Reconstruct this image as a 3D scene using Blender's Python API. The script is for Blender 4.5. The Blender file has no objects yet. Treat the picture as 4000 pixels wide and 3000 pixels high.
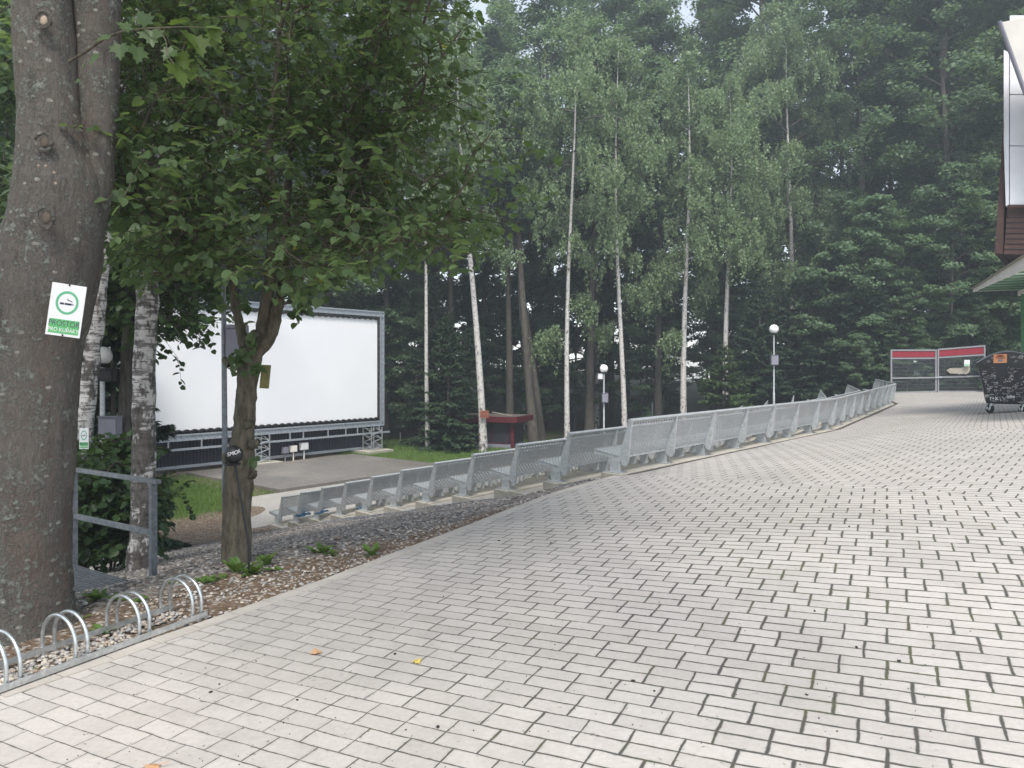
import bpy, bmesh, math, random
import numpy as np
from mathutils import Vector, Matrix
SC = bpy.context.scene
COL = SC.collection
PI = math.pi
R = math.radians

# ------------------------------------------------------------------ camera
F = 2900.0; HZ = 1440.0; EYE = 1.6
cd = bpy.data.cameras.new("camera"); cam = bpy.data.objects.new("camera", cd); COL.objects.link(cam)
cam.location = (0, 0, EYE); cam.rotation_euler = (R(90), 0, 0)
cd.sensor_fit = 'HORIZONTAL'; cd.sensor_width = 36.0; cd.lens = 36.0 * F / 4000.0
cd.shift_y = -(1500 - HZ) / 4000.0
cd.clip_start = 0.05; cd.clip_end = 2000
SC.camera = cam

# ------------------------------------------------------------------ sky, sun, exposure
SUN_EL, SUN_AZ = R(57), R(183)          # azimuth clockwise from +Y
w = bpy.data.worlds.new("World"); SC.world = w; w.use_nodes = True
nt = w.node_tree; nt.nodes.clear()
sky = nt.nodes.new('ShaderNodeTexSky'); sky.sky_type = 'NISHITA'; sky.sun_disc = False
sky.sun_elevation = SUN_EL; sky.sun_rotation = SUN_AZ; sky.dust_density = 1.0; sky.air_density = 1.0
hs = nt.nodes.new('ShaderNodeHueSaturation'); hs.inputs['Saturation'].default_value = 0.42
bg = nt.nodes.new('ShaderNodeBackground'); bg.inputs['Strength'].default_value = 0.15
wo = nt.nodes.new('ShaderNodeOutputWorld')
nt.links.new(sky.outputs[0], hs.inputs['Color']); nt.links.new(hs.outputs[0], bg.inputs['Color']); nt.links.new(bg.outputs[0], wo.inputs[0])
sl = bpy.data.lights.new("sun", 'SUN'); sl.energy = 2.5; sl.angle = R(16); sl.color = (1.0, 0.95, 0.88)
so = bpy.data.objects.new("sun", sl); COL.objects.link(so)
sd = Vector((math.sin(SUN_AZ) * math.cos(SUN_EL), math.cos(SUN_AZ) * math.cos(SUN_EL), math.sin(SUN_EL)))
so.rotation_euler = sd.to_track_quat('Z', 'Y').to_euler(); so.location = (0, -10, 40)
vs = SC.view_settings; vs.view_transform = 'Standard'; vs.look = 'None'; vs.gamma = 1; vs.exposure = 1.15
SC.cycles.max_bounces = 8; SC.cycles.transparent_max_bounces = 8
SC.cycles.diffuse_bounces = 4; SC.cycles.glossy_bounces = 3

# ------------------------------------------------------------------ helpers
def at(px, py, D):
    return Vector(((px - 2000) / F * D, D, EYE - (py - HZ) / F * D))
def tag(o, label=None, cat=None, group=None, kind=None):
    if label: o['label'] = label
    if cat: o['category'] = cat
    if group: o['group'] = group
    if kind: o['kind'] = kind
    return o
def empty(name, loc, label, cat, group=None, rz=0):
    o = bpy.data.objects.new(name, None); COL.objects.link(o)
    o.location = loc; o.rotation_euler = (0, 0, rz); o.empty_display_size = 0.2
    return tag(o, label, cat, group)
def link(name, me, mats, parent=None):
    o = bpy.data.objects.new(name, me); COL.objects.link(o)
    if not isinstance(mats, (list, tuple)): mats = [mats]
    if len(me.materials) == 0:
        for m in mats: me.materials.append(m)
    if parent is not None: o.parent = parent
    return o
def np_mesh(name, v, f, smooth=False):
    v = np.asarray(v, dtype=np.float32); f = np.asarray(f, dtype=np.int32)
    me = bpy.data.meshes.new(name); k = f.shape[1]
    me.vertices.add(len(v)); me.vertices.foreach_set('co', v.ravel())
    me.loops.add(f.size); me.loops.foreach_set('vertex_index', f.ravel())
    me.polygons.add(len(f)); me.polygons.foreach_set('loop_start', np.arange(len(f), dtype=np.int32) * k)
    me.polygons.foreach_set('loop_total', np.full(len(f), k, dtype=np.int32))
    if smooth: me.polygons.foreach_set('use_smooth', np.ones(len(f), dtype=bool))
    me.update(calc_edges=True); me.validate()
    return me
def join(parts):
    vs_, fs_, o = [], [], 0
    for v, f in parts:
        vs_.append(v); fs_.append(f + o); o += len(v)
    return np.concatenate(vs_), np.concatenate(fs_)
def tube(path, rad, s=6, ref=(0.31, 0.17, 0.93)):
    P = np.asarray(path, float); n = len(P); rad = np.broadcast_to(np.asarray(rad, float), (n,))
    T = np.gradient(P, axis=0); T /= np.linalg.norm(T, axis=1)[:, None] + 1e-9
    rv = np.array(ref)
    if abs(np.dot(T[n // 2], rv / np.linalg.norm(rv))) > 0.9: rv = np.array((0.9, 0.4, 0.1))
    A = np.cross(T, rv); A /= np.linalg.norm(A, axis=1)[:, None] + 1e-9
    B = np.cross(T, A)
    an = np.linspace(0, 2 * PI, s, endpoint=False)
    V = P[:, None, :] + rad[:, None, None] * (np.cos(an)[None, :, None] * A[:, None, :] + np.sin(an)[None, :, None] * B[:, None, :])
    idx = np.arange(n * s).reshape(n, s); a = idx[:-1]; b = idx[1:]
    f = np.stack([a, np.roll(a, -1, 1), np.roll(b, -1, 1), b], -1).reshape(-1, 4)
    return V.reshape(-1, 3), f
class MB:
    """collects boxes, bars and tubes into one mesh"""
    def __init__(self): self.v = []; self.f = []; self.m = []; self.cur = 0
    def add(self, vs_, fs_):
        o = len(self.v); self.v += [tuple(p) for p in vs_]
        for q in fs_: self.f.append(tuple(i + o for i in q)); self.m.append(self.cur)
        return self
    def box(self, c, s, rot=None):
        c = Vector(c); h = Vector(s) / 2
        P = [Vector((x * h.x, y * h.y, z * h.z)) for z in (-1, 1) for y in (-1, 1) for x in (-1, 1)]
        if rot is not None: P = [rot @ p for p in P]
        return self.add([c + p for p in P], [(0, 2, 3, 1), (4, 5, 7, 6), (0, 1, 5, 4), (1, 3, 7, 5), (3, 2, 6, 7), (2, 0, 4, 6)])
    def bar(self, a, b, wd, ht=None, up=(0, 0, 1)):
        a = Vector(a); b = Vector(b); ht = ht or wd; d = (b - a); L = d.length; d.normalize()
        u = Vector(up); sdv = d.cross(u)
        if sdv.length < 1e-4: sdv = d.cross(Vector((1, 0, 0)))
        sdv.normalize(); u = sdv.cross(d)
        rot = Matrix((d, sdv, u)).transposed()
        return self.box((a + b) / 2, (L, wd, ht), rot)
    def tube(self, path, r, s=10, caps=True):
        v, f = tube(path, r, s); o = len(self.v); n = len(path)
        self.add(v, [tuple(q) for q in f])
        if caps:
            self.f.append(tuple(o + i for i in range(s))[::-1]); self.m.append(self.cur)
            self.f.append(tuple(o + (n - 1) * s + i for i in range(s))); self.m.append(self.cur)
        return self
    def prism(self, poly, n):
        """closed prism: 3D polygon extruded by vector n"""
        poly = [Vector(p) for p in poly]; n = Vector(n); k = len(poly)
        fs_ = [tuple(range(k))[::-1], tuple(range(k, 2 * k))] + [(i, (i + 1) % k, k + (i + 1) % k, k + i) for i in range(k)]
        return self.add(poly + [p + n for p in poly], fs_)
    def sphere(self, c, r, u=20, vv=12, sc=(1, 1, 1)):
        c = Vector(c); P = []
        for j in range(vv + 1):
            th = PI * j / vv
            for i in range(u):
                ph = 2 * PI * i / u
                P.append(c + Vector((r * sc[0] * math.sin(th) * math.cos(ph), r * sc[1] * math.sin(th) * math.sin(ph), r * sc[2] * math.cos(th))))
        fs_ = [(j * u + i, (j + 1) * u + i, (j + 1) * u + (i + 1) % u, j * u + (i + 1) % u) for j in range(vv) for i in range(u)]
        return self.add(P, fs_)
    def mesh(self, name, smooth=False, bevel=0):
        me = bpy.data.meshes.new(name); me.from_pydata(self.v, [], self.f); me.update()
        me.polygons.foreach_set('material_index', self.m)
        bm = bmesh.new(); bm.from_mesh(me)
        bmesh.ops.remove_doubles(bm, verts=bm.verts, dist=1e-5)
        bmesh.ops.recalc_face_normals(bm, faces=bm.faces)
        if bevel: bmesh.ops.bevel(bm, geom=[e for e in bm.edges if len(e.link_faces) == 2 and e.calc_face_angle(0) > 0.5], offset=bevel, segments=2, affect='EDGES', clamp_overlap=True)
        bm.to_mesh(me); bm.free()
        if smooth:
            me.polygons.foreach_set('use_smooth', np.ones(len(me.polygons), dtype=bool))
            try: me.set_sharp_from_angle(angle=R(38))
            except Exception: pass
        return me
    def build(self, name, mats, parent=None, smooth=False, bevel=0):
        return link(name, self.mesh(name, smooth, bevel), mats, parent)
def copy_tree(o, parent=None):
    c = o.copy(); COL.objects.link(c)
    if parent is not None: c.parent = parent
    for ch in KIDS.get(o.name, []): copy_tree(ch, c)
    return c
KIDS = {}
def reg(o):
    """remember a prototype's children so copying needs no scan"""
    KIDS[o.name] = [c for c in bpy.data.objects if c.parent == o]
    for c in KIDS[o.name]: reg(c)
def text_mesh(s, size, extrude=0.001, align='CENTER', off=0.0):
    cu = bpy.data.curves.new("lettering", 'FONT'); cu.body = s; cu.size = size; cu.extrude = extrude; cu.offset = off; cu.align_x = align; cu.align_y = 'CENTER'
    ob = bpy.data.objects.new("lettering", cu); COL.objects.link(ob)
    bpy.context.view_layer.update()
    me = bpy.data.meshes.new_from_object(ob.evaluated_get(bpy.context.evaluated_depsgraph_get()))
    bpy.data.objects.remove(ob); bpy.data.curves.remove(cu)
    return me

# ------------------------------------------------------------------ materials
class NT:
    def __init__(s, name):
        s.mat = bpy.data.materials.new(name); s.mat.use_nodes = True; s.t = s.mat.node_tree; s.t.nodes.clear()
        s.out = s.t.nodes.new('ShaderNodeOutputMaterial')
    def n(s, typ, ins=None, **props):
        nd = s.t.nodes.new('ShaderNode' + typ)
        for k, v in props.items(): setattr(nd, k, v)
        for k, v in (ins or {}).items():
            sock = nd.inputs[k]
            if isinstance(v, bpy.types.NodeSocket): s.t.links.new(v, sock)
            elif isinstance(v, bpy.types.Node): s.t.links.new(v.outputs[0], sock)
            else:
                if sock.type == 'RGBA' and len(v) == 3: v = (*v, 1)
                sock.default_value = v
        return nd
    def math(s, op, a, b=0.0, c=None):
        ins = {0: a, 1: b}
        if c is not None: ins[2] = c
        return s.n('Math', ins, operation=op).outputs[0]
    def noise(s, scale, vec=None, detail=4, rough=0.55, dim='3D'):
        ins = {'Scale': scale, 'Detail': detail, 'Roughness': rough}
        if vec is not None: ins['Vector'] = vec
        return s.n('TexNoise', ins, noise_dimensions=dim).outputs[0]
    def ramp(s, fac, a, b):
        return s.n('MapRange', {'Value': fac, 'From Min': a, 'From Max': b}).outputs[0]
    def mix(s, fac, a, b):
        nd = s.t.nodes.new('ShaderNodeMix'); nd.data_type = 'RGBA'
        for sock, v in ((nd.inputs[0], fac), (nd.inputs[6], a), (nd.inputs[7], b)):
            if isinstance(v, bpy.types.NodeSocket): s.t.links.new(v, sock)
            elif isinstance(v, (int, float)): sock.default_value = v
            else: sock.default_value = (*v, 1) if len(v) == 3 else v
        return nd.outputs[2]
    def pos(s): return s.n('NewGeometry').outputs['Position']
    def obj(s): return s.n('TexCoord').outputs['Object']
    def island(s): return s.n('NewGeometry').outputs['Random Per Island']
    def bump(s, h, strength=0.5, dist=0.01):
        return s.n('Bump', {'Height': h, 'Strength': strength, 'Distance': dist}).outputs[0]
    def bsdf(s, col, rough=0.7, metal=0.0, spec=0.3, normal=None, **kw):
        ins = {'Base Color': col, 'Roughness': rough, 'Metallic': metal, 'Specular IOR Level': spec}
        if normal is not None: ins['Normal'] = normal
        ins.update(kw)
        b = s.n('BsdfPrincipled', ins); s.t.links.new(b.outputs[0], s.out.inputs[0]); return b
def simple(name, col, rough=0.6, metal=0.0, spec=0.3, var=0.15, scale=8.0, bump=0.0):
    t = NT(name); o = t.obj(); nz = t.noise(scale, o, 5, 0.6)
    c = t.mix(t.ramp(nz, 0.3, 0.7), tuple(x * (1 - var) for x in col), tuple(min(1, x * (1 + var)) for x in col))
    nm = t.bump(t.noise(scale * 6, o), bump, 0.01) if bump else None
    t.bsdf(c, rough, metal, spec, nm); return t.mat
def foliage(name, c0, c1, transl=0.35, rough=0.5, treevar=0.25, yellow=None):
    t = NT(name); isl = t.island()
    c = t.mix(isl, c0, c1)
    oi = t.n('ObjectInfo').outputs['Random']
    c = t.mix(t.math('MULTIPLY', oi, treevar), c, tuple(x * 0.45 for x in c0))
    if yellow: c = t.mix(t.math('GREATER_THAN', t.math('FRACT', t.math('MULTIPLY', isl, 37.7)), yellow[0]), c, yellow[1])
    b = t.bsdf(c, rough, 0, 0.35)
    tr = t.n('BsdfTranslucent', {'Color': t.mix(0.35, c, (0.22, 0.32, 0.03))})
    m = t.n('MixShader', {0: transl, 1: b.outputs[0], 2: tr.outputs[0]})
    t.t.links.new(m.outputs[0], t.out.inputs[0]); return t.mat
M = {}
M['leaf_dark'] = foliage('dark_forest_leaves', (0.084, 0.148, 0.078), (0.150, 0.230, 0.125), 0.48, treevar=0.5)
M['leaf_mid'] = foliage('green_forest_leaves', (0.120, 0.200, 0.105), (0.200, 0.290, 0.165), 0.50, treevar=0.4)
M['leaf_birch'] = foliage('birch_leaves', (0.175, 0.255, 0.130), (0.285, 0.375, 0.215), 0.50, treevar=0.15)
M['leaf_linden'] = foliage('linden_leaves', (0.070, 0.118, 0.055), (0.130, 0.195, 0.088), 0.52, 0.42, treevar=0.0, yellow=(0.9985, (0.30, 0.28, 0.06)))
M['leaf_maple'] = foliage('maple_leaves', (0.05, 0.10, 0.025), (0.12, 0.17, 0.035), 0.40, 0.42, treevar=0.0)
M['leaf_hazel'] = foliage('hazel_leaves', (0.030, 0.065, 0.022), (0.060, 0.105, 0.035), 0.3, 0.4, treevar=0.0)
M['needle'] = foliage('spruce_needles', (0.028, 0.056, 0.032), (0.056, 0.096, 0.046), 0.12, 0.6, treevar=0.35)
M['needle_light'] = foliage('young_spruce_needles', (0.045, 0.085, 0.032), (0.085, 0.135, 0.045), 0.15, 0.6, treevar=0.1)
M['grass'] = foliage('grass_blades', (0.075, 0.15, 0.028), (0.14, 0.23, 0.05), 0.35, 0.5, treevar=0.0)
M['weed'] = foliage('weed_leaves', (0.07, 0.14, 0.03), (0.13, 0.22, 0.05), 0.35, 0.45, treevar=0.0)

def bark(name, dark, light, stretch=(14, 14, 3), bump=0.6):
    t = NT(name); o = t.obj(); mp = t.n('Mapping', {'Vector': o, 'Scale': stretch}).outputs[0]
    n1 = t.noise(1.0, mp, 6, 0.65); n2 = t.noise(2.2, o, 4)
    c = t.mix(t.ramp(n1, 0.35, 0.68), dark, light)
    c = t.mix(t.math('MULTIPLY', t.ramp(n2, 0.5, 0.75), 0.5), c, (0.10, 0.115, 0.075))
    t.bsdf(c, 0.85, 0, 0.2, t.bump(n1, bump, 0.03)); return t.mat
M['bark'] = bark('forest_bark', (0.045, 0.040, 0.034), (0.13, 0.115, 0.10))
M['bark_linden'] = bark('linden_bark', (0.050, 0.044, 0.032), (0.145, 0.125, 0.092), (30, 30, 8), 0.5)
def birch_bark(name='birch_bark', th=0.575, dirt=0.0):
    t = NT(name); o = t.obj()
    m1 = t.n('Mapping', {'Vector': o, 'Scale': (5, 5, 34)}).outputs[0]; m2 = t.n('Mapping', {'Vector': o, 'Scale': (7, 7, 4.2)}).outputs[0]
    a = t.noise(1.0, m1, 4, 0.6); b = t.noise(1.0, m2, 5, 0.7)
    z = t.n('SeparateXYZ', {0: o}).outputs[2]
    low = t.ramp(z, 2.4 + 3 * dirt, 0.4 * dirt + 0.2)
    base = t.mix(t.noise(9.0, o), (0.36, 0.335, 0.31), (0.60, 0.585, 0.57))
    f1 = t.ramp(a, th, th + 0.06)
    f2 = t.ramp(t.math('ADD', b, t.math('MULTIPLY', low, 0.10)), th - 0.01, th + 0.07)
    c = t.mix(t.math('MULTIPLY', f1, 0.8), base, (0.07, 0.06, 0.055)); c = t.mix(t.math('MULTIPLY', f2, 0.92), c, t.mix(t.ramp(t.noise(16.0, t.n('Mapping', {'Vector': o, 'Scale': (1.6, 1.6, 0.6)}).outputs[0], 5, 0.7), 0.38, 0.66), (0.028, 0.025, 0.022), (0.115, 0.10, 0.088)))
    t.bsdf(c, 0.75, 0, 0.25, t.bump(b, 0.5, 0.02)); return t.mat
M['birch'] = birch_bark(); M['birch_near'] = birch_bark('near_birch_bark', 0.50, 0.5)
def maple_bark():
    t = NT('old_maple_bark'); o = t.obj()
    mp = t.n('Mapping', {'Vector': o, 'Scale': (13, 13, 2.4)}).outputs[0]
    n1 = t.noise(1.0, mp, 8, 0.72); n2 = t.noise(6.5, o, 7, 0.75); n3 = t.noise(32.0, o, 5, 0.75); n4 = t.noise(1.3, o, 3)
    c = t.mix(t.ramp(n1, 0.3, 0.7), (0.068, 0.061, 0.054), (0.25, 0.226, 0.20))
    c = t.mix(t.math('MULTIPLY', t.ramp(t.noise(1.0, t.n('Mapping', {'Vector': o, 'Scale': (5, 5, 0.9)}).outputs[0], 5, 0.6), 0.52, 0.70), 0.42), c, (0.155, 0.095, 0.072))
    xs = t.n('SeparateXYZ', {0: o})
    side = t.ramp(xs.outputs[0], 0.28, -0.35)
    lich = t.ramp(t.math('ADD', t.math('ADD', t.math('MULTIPLY', n2, 0.55), t.math('MULTIPLY', n3, 0.55)), t.math('MULTIPLY', side, 0.13)), 0.56, 0.63)
    c = t.mix(t.math('MULTIPLY', lich, 0.74), c, t.mix(n3, (0.17, 0.19, 0.165), (0.34, 0.36, 0.32)))
    vo = t.n('TexVoronoi', {'Vector': t.n('Mapping', {'Vector': o, 'Scale': (11, 11, 18)}).outputs[0], 'Scale': 1.0, 'Randomness': 1.0})
    spot = t.math('MULTIPLY', t.math('LESS_THAN', vo.outputs['Distance'], 0.20), t.math('GREATER_THAN', t.n('SeparateXYZ', {0: vo.outputs['Color']}).outputs[0], 0.62))
    c = t.mix(t.math('MULTIPLY', spot, 0.75), c, (0.42, 0.42, 0.37))
    h = t.math('ADD', n1, t.math('ADD', t.math('MULTIPLY', lich, 0.25), t.math('MULTIPLY', n3, 0.5)))
    t.bsdf(c, 0.9, 0, 0.15, t.bump(t.math('ADD', h, t.math('MULTIPLY', t.math('ABSOLUTE', t.math('SUBTRACT', n1, 0.5)), 2.2)), 1.0, 0.045)); return t.mat
M['maple_bark'] = maple_bark()
def galv(name, c0, c1, rough=0.45, metal=0.55, scale=18):
    t = NT(name); o = t.obj(); n1 = t.noise(scale, o, 5, 0.65)
    vo = t.n('TexVoronoi', {'Vector': o, 'Scale': scale * 2.0}).outputs['Color']
    f = t.math('ADD', t.math('MULTIPLY', n1, 0.7), t.math('MULTIPLY', t.n('SeparateXYZ', {0: vo}).outputs[0], 0.3))
    t.bsdf(t.mix(t.ramp(f, 0.3, 0.75), c0, c1), t.math('ADD', rough - 0.1, t.math('MULTIPLY', n1, 0.2)), metal, 0.5, t.bump(n1, 0.08, 0.01)); return t.mat
M['galv'] = galv('galvanised_bench_steel', (0.34, 0.362, 0.372), (0.49, 0.512, 0.522), 0.45, 0.4)
M['galv_bright'] = galv('bright_zinc_steel', (0.45, 0.48, 0.49), (0.68, 0.71, 0.72), 0.32, 0.85)
M['galv_dark'] = galv('weathered_grey_steel', (0.12, 0.135, 0.15), (0.21, 0.23, 0.245), 0.55, 0.4)
M['galv_pale'] = galv('pale_galvanised_frame', (0.27, 0.30, 0.335), (0.40, 0.435, 0.47), 0.5, 0.3)
M['white_pvc'] = simple('white_screen_cloth', (0.80, 0.81, 0.83), 0.55, 0, 0.3, 0.015, 0.7)
M['black'] = simple('black_paint', (0.018, 0.018, 0.02), 0.45, 0, 0.4, 0.3, 10)
M['charcoal'] = simple('charcoal_sheet', (0.017, 0.021, 0.032), 0.5, 0, 0.4, 0.2, 5)
M['cab_grey'] = simple('grey_enamel', (0.20, 0.20, 0.24), 0.5, 0, 0.4, 0.08, 4)
M['globe'] = simple('opal_globe', (0.80, 0.80, 0.79), 0.25, 0, 0.5, 0.03, 3)
M['concrete'] = simple('concrete', (0.36, 0.34, 0.29), 0.9, 0, 0.2, 0.18, 5, 0.3)
M['signwhite'] = simple('white_sign_plate', (0.66, 0.66, 0.67), 0.4, 0, 0.4, 0.03, 6)
M['signgreen'] = simple('green_print', (0.085, 0.36, 0.12), 0.45, 0, 0.4, 0.04, 6)
M['ringgreen'] = simple('green_ring_print', (0.10, 0.36, 0.20), 0.45, 0, 0.4, 0.04, 6)
M['navy'] = simple('navy_print', (0.018, 0.022, 0.05), 0.5, 0, 0.3, 0.05, 6)
M['red'] = simple('red_banner', (0.20, 0.013, 0.026), 0.6, 0, 0.3, 0.12, 2)
M['darkred'] = simple('dark_red_paint', (0.080, 0.010, 0.016), 0.6, 0, 0.3, 0.15, 3)
M['brown_sign'] = simple('rust_brown_board', (0.25, 0.09, 0.055), 0.7, 0, 0.2, 0.2, 9)
M['timber'] = simple('dark_brown_timber', (0.055, 0.030, 0.026), 0.75, 0, 0.2, 0.25, 4, 0.2)
M['whitewall'] = simple('white_metal_cladding', (0.66, 0.67, 0.70), 0.45, 0, 0.4, 0.05, 2)
M['cream'] = simple('cream_panel', (0.74, 0.70, 0.65), 0.6, 0, 0.3, 0.06, 2)
M['greenpaint'] = simple('green_post_paint', (0.10, 0.24, 0.12), 0.5, 0, 0.4, 0.1, 5)
M['greywood'] = simple('weathered_board', (0.27, 0.245, 0.20), 0.8, 0, 0.2, 0.18, 12, 0.3)
M['olive'] = simple('mossy_board', (0.16, 0.15, 0.06), 0.85, 0, 0.2, 0.25, 14, 0.3)
M['tarp'] = simple('blue_tarp', (0.03, 0.22, 0.45), 0.45, 0, 0.4, 0.15, 6)
M['rubber'] = simple('black_rubber', (0.02, 0.02, 0.02), 0.8, 0, 0.2, 0.2, 10)
M['chalk'] = simple('chalk', (0.72, 0.72, 0.72), 0.9, 0, 0.1, 0.15, 30)
M['orange'] = simple('orange_sticker', (0.72, 0.30, 0.13), 0.5, 0, 0.3, 0.06, 6)
M['glass'] = simple('dark_window_glass', (0.03, 0.032, 0.04), 0.12, 0, 0.6, 0.1, 2)
M['drain'] = simple('iron_drain_grate', (0.075, 0.065, 0.06), 0.7, 0.2, 0.4, 0.2, 9)
M['binplastic'] = simple('black_bin_plastic', (0.020, 0.021, 0.025), 0.42, 0, 0.4, 0.2, 6, 0.05)
M['woodcut'] = simple('pale_cut_wood', (0.30, 0.235, 0.185), 0.8, 0, 0.2, 0.3, 30)
M['cutring'] = simple('scar_ring', (0.105, 0.085, 0.068), 0.9, 0, 0.2, 0.3, 40, 0.5)
M['dryleaf'] = simple('dry_leaf', (0.42, 0.25, 0.14), 0.7, 0, 0.2, 0.25, 30)
M['yellowleaf'] = simple('yellow_leaf', (0.45, 0.35, 0.10), 0.7, 0, 0.2, 0.2, 30)
M['debris'] = simple('dark_debris', (0.035, 0.032, 0.028), 0.9, 0, 0.2, 0.4, 60)
def pavers(name, zones, c0, c1, unit=0.212, joint=(0.05, 0.047, 0.040), wide=True):
    t = NT(name); p0 = t.pos()
    wob = t.n('TexNoise', {'Vector': p0, 'Scale': 7.0, 'Detail': 2}).outputs['Color']
    wv = t.n('VectorMath', {0: wob, 1: (0.5, 0.5, 0.5)}, operation='SUBTRACT').outputs[0]
    wv = t.n('VectorMath', {0: wv, 'Scale': 0.016}, operation='SCALE').outputs[0]
    p = t.n('VectorMath', {0: p0, 1: wv}, operation='ADD').outputs[0]
    x, y = t.n('SeparateXYZ', {0: p}).outputs[:2]
    ang = R(zones[0]); s = None
    th = t.math('ADD', 0.0, ang)
    for (nx, ny, d, a0, a1) in zones[1]:
        sel = t.math('GREATER_THAN', t.math('ADD', t.math('MULTIPLY', x, nx), t.math('MULTIPLY', y, ny)), d)
        th = t.math('ADD', th, t.math('MULTIPLY', sel, R(a1 - a0)))
    ct, st = t.math('COSINE', th), t.math('SINE', th)
    a = t.math('DIVIDE', t.math('SUBTRACT', t.math('MULTIPLY', x, ct), t.math('MULTIPLY', y, st)), unit)
    b = t.math('DIVIDE', t.math('ADD', t.math('MULTIPLY', x, st), t.math('MULTIPLY', y, ct)), unit * 1.03)
    row = t.math('FLOOR', b); a = t.math('ADD', a, t.math('MULTIPLY', t.math('MODULO', t.math('ADD', row, 1000), 2.0), 0.5))
    fa = t.math('FRACT', a); fb = t.math('FRACT', b)
    da = t.math('SUBTRACT', 0.5, t.math('ABSOLUTE', t.math('SUBTRACT', fa, 0.5)))
    db = t.math('SUBTRACT', 0.5, t.math('ABSOLUTE', t.math('SUBTRACT', fb, 0.5)))
    dm = t.math('ABSOLUTE', t.math('SUBTRACT', fb, 0.5))
    nz = t.noise(5.0, p0, 3); nf = t.noise(38.0, p0, 3); big = t.noise(0.35, p0, 3)
    wfac = t.math('ADD', 0.6, t.math('MULTIPLY', t.ramp(nz, 0.3, 0.7), 0.9))
    wx = t.ramp(x, -1.3, 1.6) if wide else 0.4
    wa = t.math('MULTIPLY', t.math('ADD', 0.013, t.math('MULTIPLY', wx, 0.033)), wfac)
    wb = t.math('MULTIPLY', t.math('ADD', 0.013, t.math('MULTIPLY', wx, 0.027)), wfac)
    def line(d, wd):
        return t.n('MapRange', {'Value': t.math('ADD', d, t.math('MULTIPLY', t.math('SUBTRACT', nf, 0.5), 0.022)), 'From Min': wd, 'From Max': t.math('MULTIPLY', wd, 0.45), 'To Min': 0, 'To Max': 1}).outputs[0]
    j = t.math('MAXIMUM', t.math('MAXIMUM', line(da, wa), line(db, wb)), line(dm, wb))
    halo = t.math('MAXIMUM', t.math('MAXIMUM', t.ramp(da, 0.10, 0.02), t.ramp(db, 0.075, 0.015)), t.ramp(dm, 0.075, 0.015))
    cell = t.n('CombineXYZ', {0: t.math('FLOOR', a), 1: t.math('FLOOR', t.math('MULTIPLY', b, 2.0)), 2: t.math('MULTIPLY', th, 10.0)}).outputs[0]
    rnd = t.n('TexWhiteNoise', {'Vector': cell}, noise_dimensions='3D').outputs['Value']
    c = t.mix(t.math('ADD', t.math('MULTIPLY', rnd, 0.45), t.math('MULTIPLY', t.ramp(nf, 0.3, 0.7), 0.5)), c0, c1)
    c = t.mix(t.math('MULTIPLY', t.ramp(big, 0.50, 0.72), 0.22), c, (0.50, 0.44, 0.375))
    fine = t.noise(220.0, p0, 3, 0.7)
    c = t.mix(t.math('MULTIPLY', t.ramp(fine, 0.57, 0.72), 0.55), c, (0.14, 0.13, 0.12))
    c = t.mix(t.math('MULTIPLY', t.ramp(fine, 0.42, 0.28), 0.30), c, (0.66, 0.65, 0.62))
    bl = t.noise(2.1, p0, 5, 0.65)
    c = t.mix(t.math('MULTIPLY', t.ramp(bl, 0.48, 0.75), 0.30), c, (0.22, 0.205, 0.185))
    st = t.noise(0.55, t.n('VectorMath', {0: p0, 1: (7.1, 3.3, 0)}, operation='ADD').outputs[0], 6, 0.62)
    c = t.mix(t.math('MULTIPLY', t.ramp(st, 0.47, 0.70), 0.30), c, (0.20, 0.19, 0.175))
    c = t.mix(t.math('MULTIPLY', t.math('MULTIPLY', halo, t.ramp(t.noise(9.0, p0, 4), 0.35, 0.7)), 0.38), c, (0.20, 0.185, 0.165))
    chip = t.math('MULTIPLY', halo, t.ramp(t.noise(26.0, p0, 2), 0.66, 0.72))
    j = t.math('MAXIMUM', j, t.math('MULTIPLY', chip, 0.75))
    moss = t.mix(t.ramp(t.noise(3.0, p0, 3), 0.52, 0.62), joint, (0.062, 0.064, 0.030))
    c = t.mix(t.math('MULTIPLY', j, 0.96), c, moss)
    h = t.math('SUBTRACT', t.math('MULTIPLY', fine, 0.12), j)
    h = t.math('ADD', h, t.math('MULTIPLY', rnd, 0.15))
    t.bsdf(c, t.math('ADD', 0.50, t.math('MULTIPLY', j, 0.4)), 0, 0.5, t.bump(h, 0.55, 0.006)); return t.mat
M['pavers'] = pavers('grey_pavers', (26.8, [(0.806, 0.592, 7.6, 26.8, 39.4), (0.893, 0.45, 13.45, 39.4, 33.0)]), (0.375, 0.346, 0.322), (0.50, 0.466, 0.436))
M['tread'] = pavers('tread_pavers', (39.4, []), (0.30, 0.29, 0.27), (0.40, 0.385, 0.36), wide=False)
M['plaza'] = pavers('brown_grey_plaza_pavers', (39.4, []), (0.095, 0.086, 0.078), (0.185, 0.168, 0.152), joint=(0.035, 0.032, 0.03), wide=False)
M['pathpav'] = pavers('pale_path_pavers', (39.4, []), (0.33, 0.315, 0.29), (0.42, 0.40, 0.37), wide=False)

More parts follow.
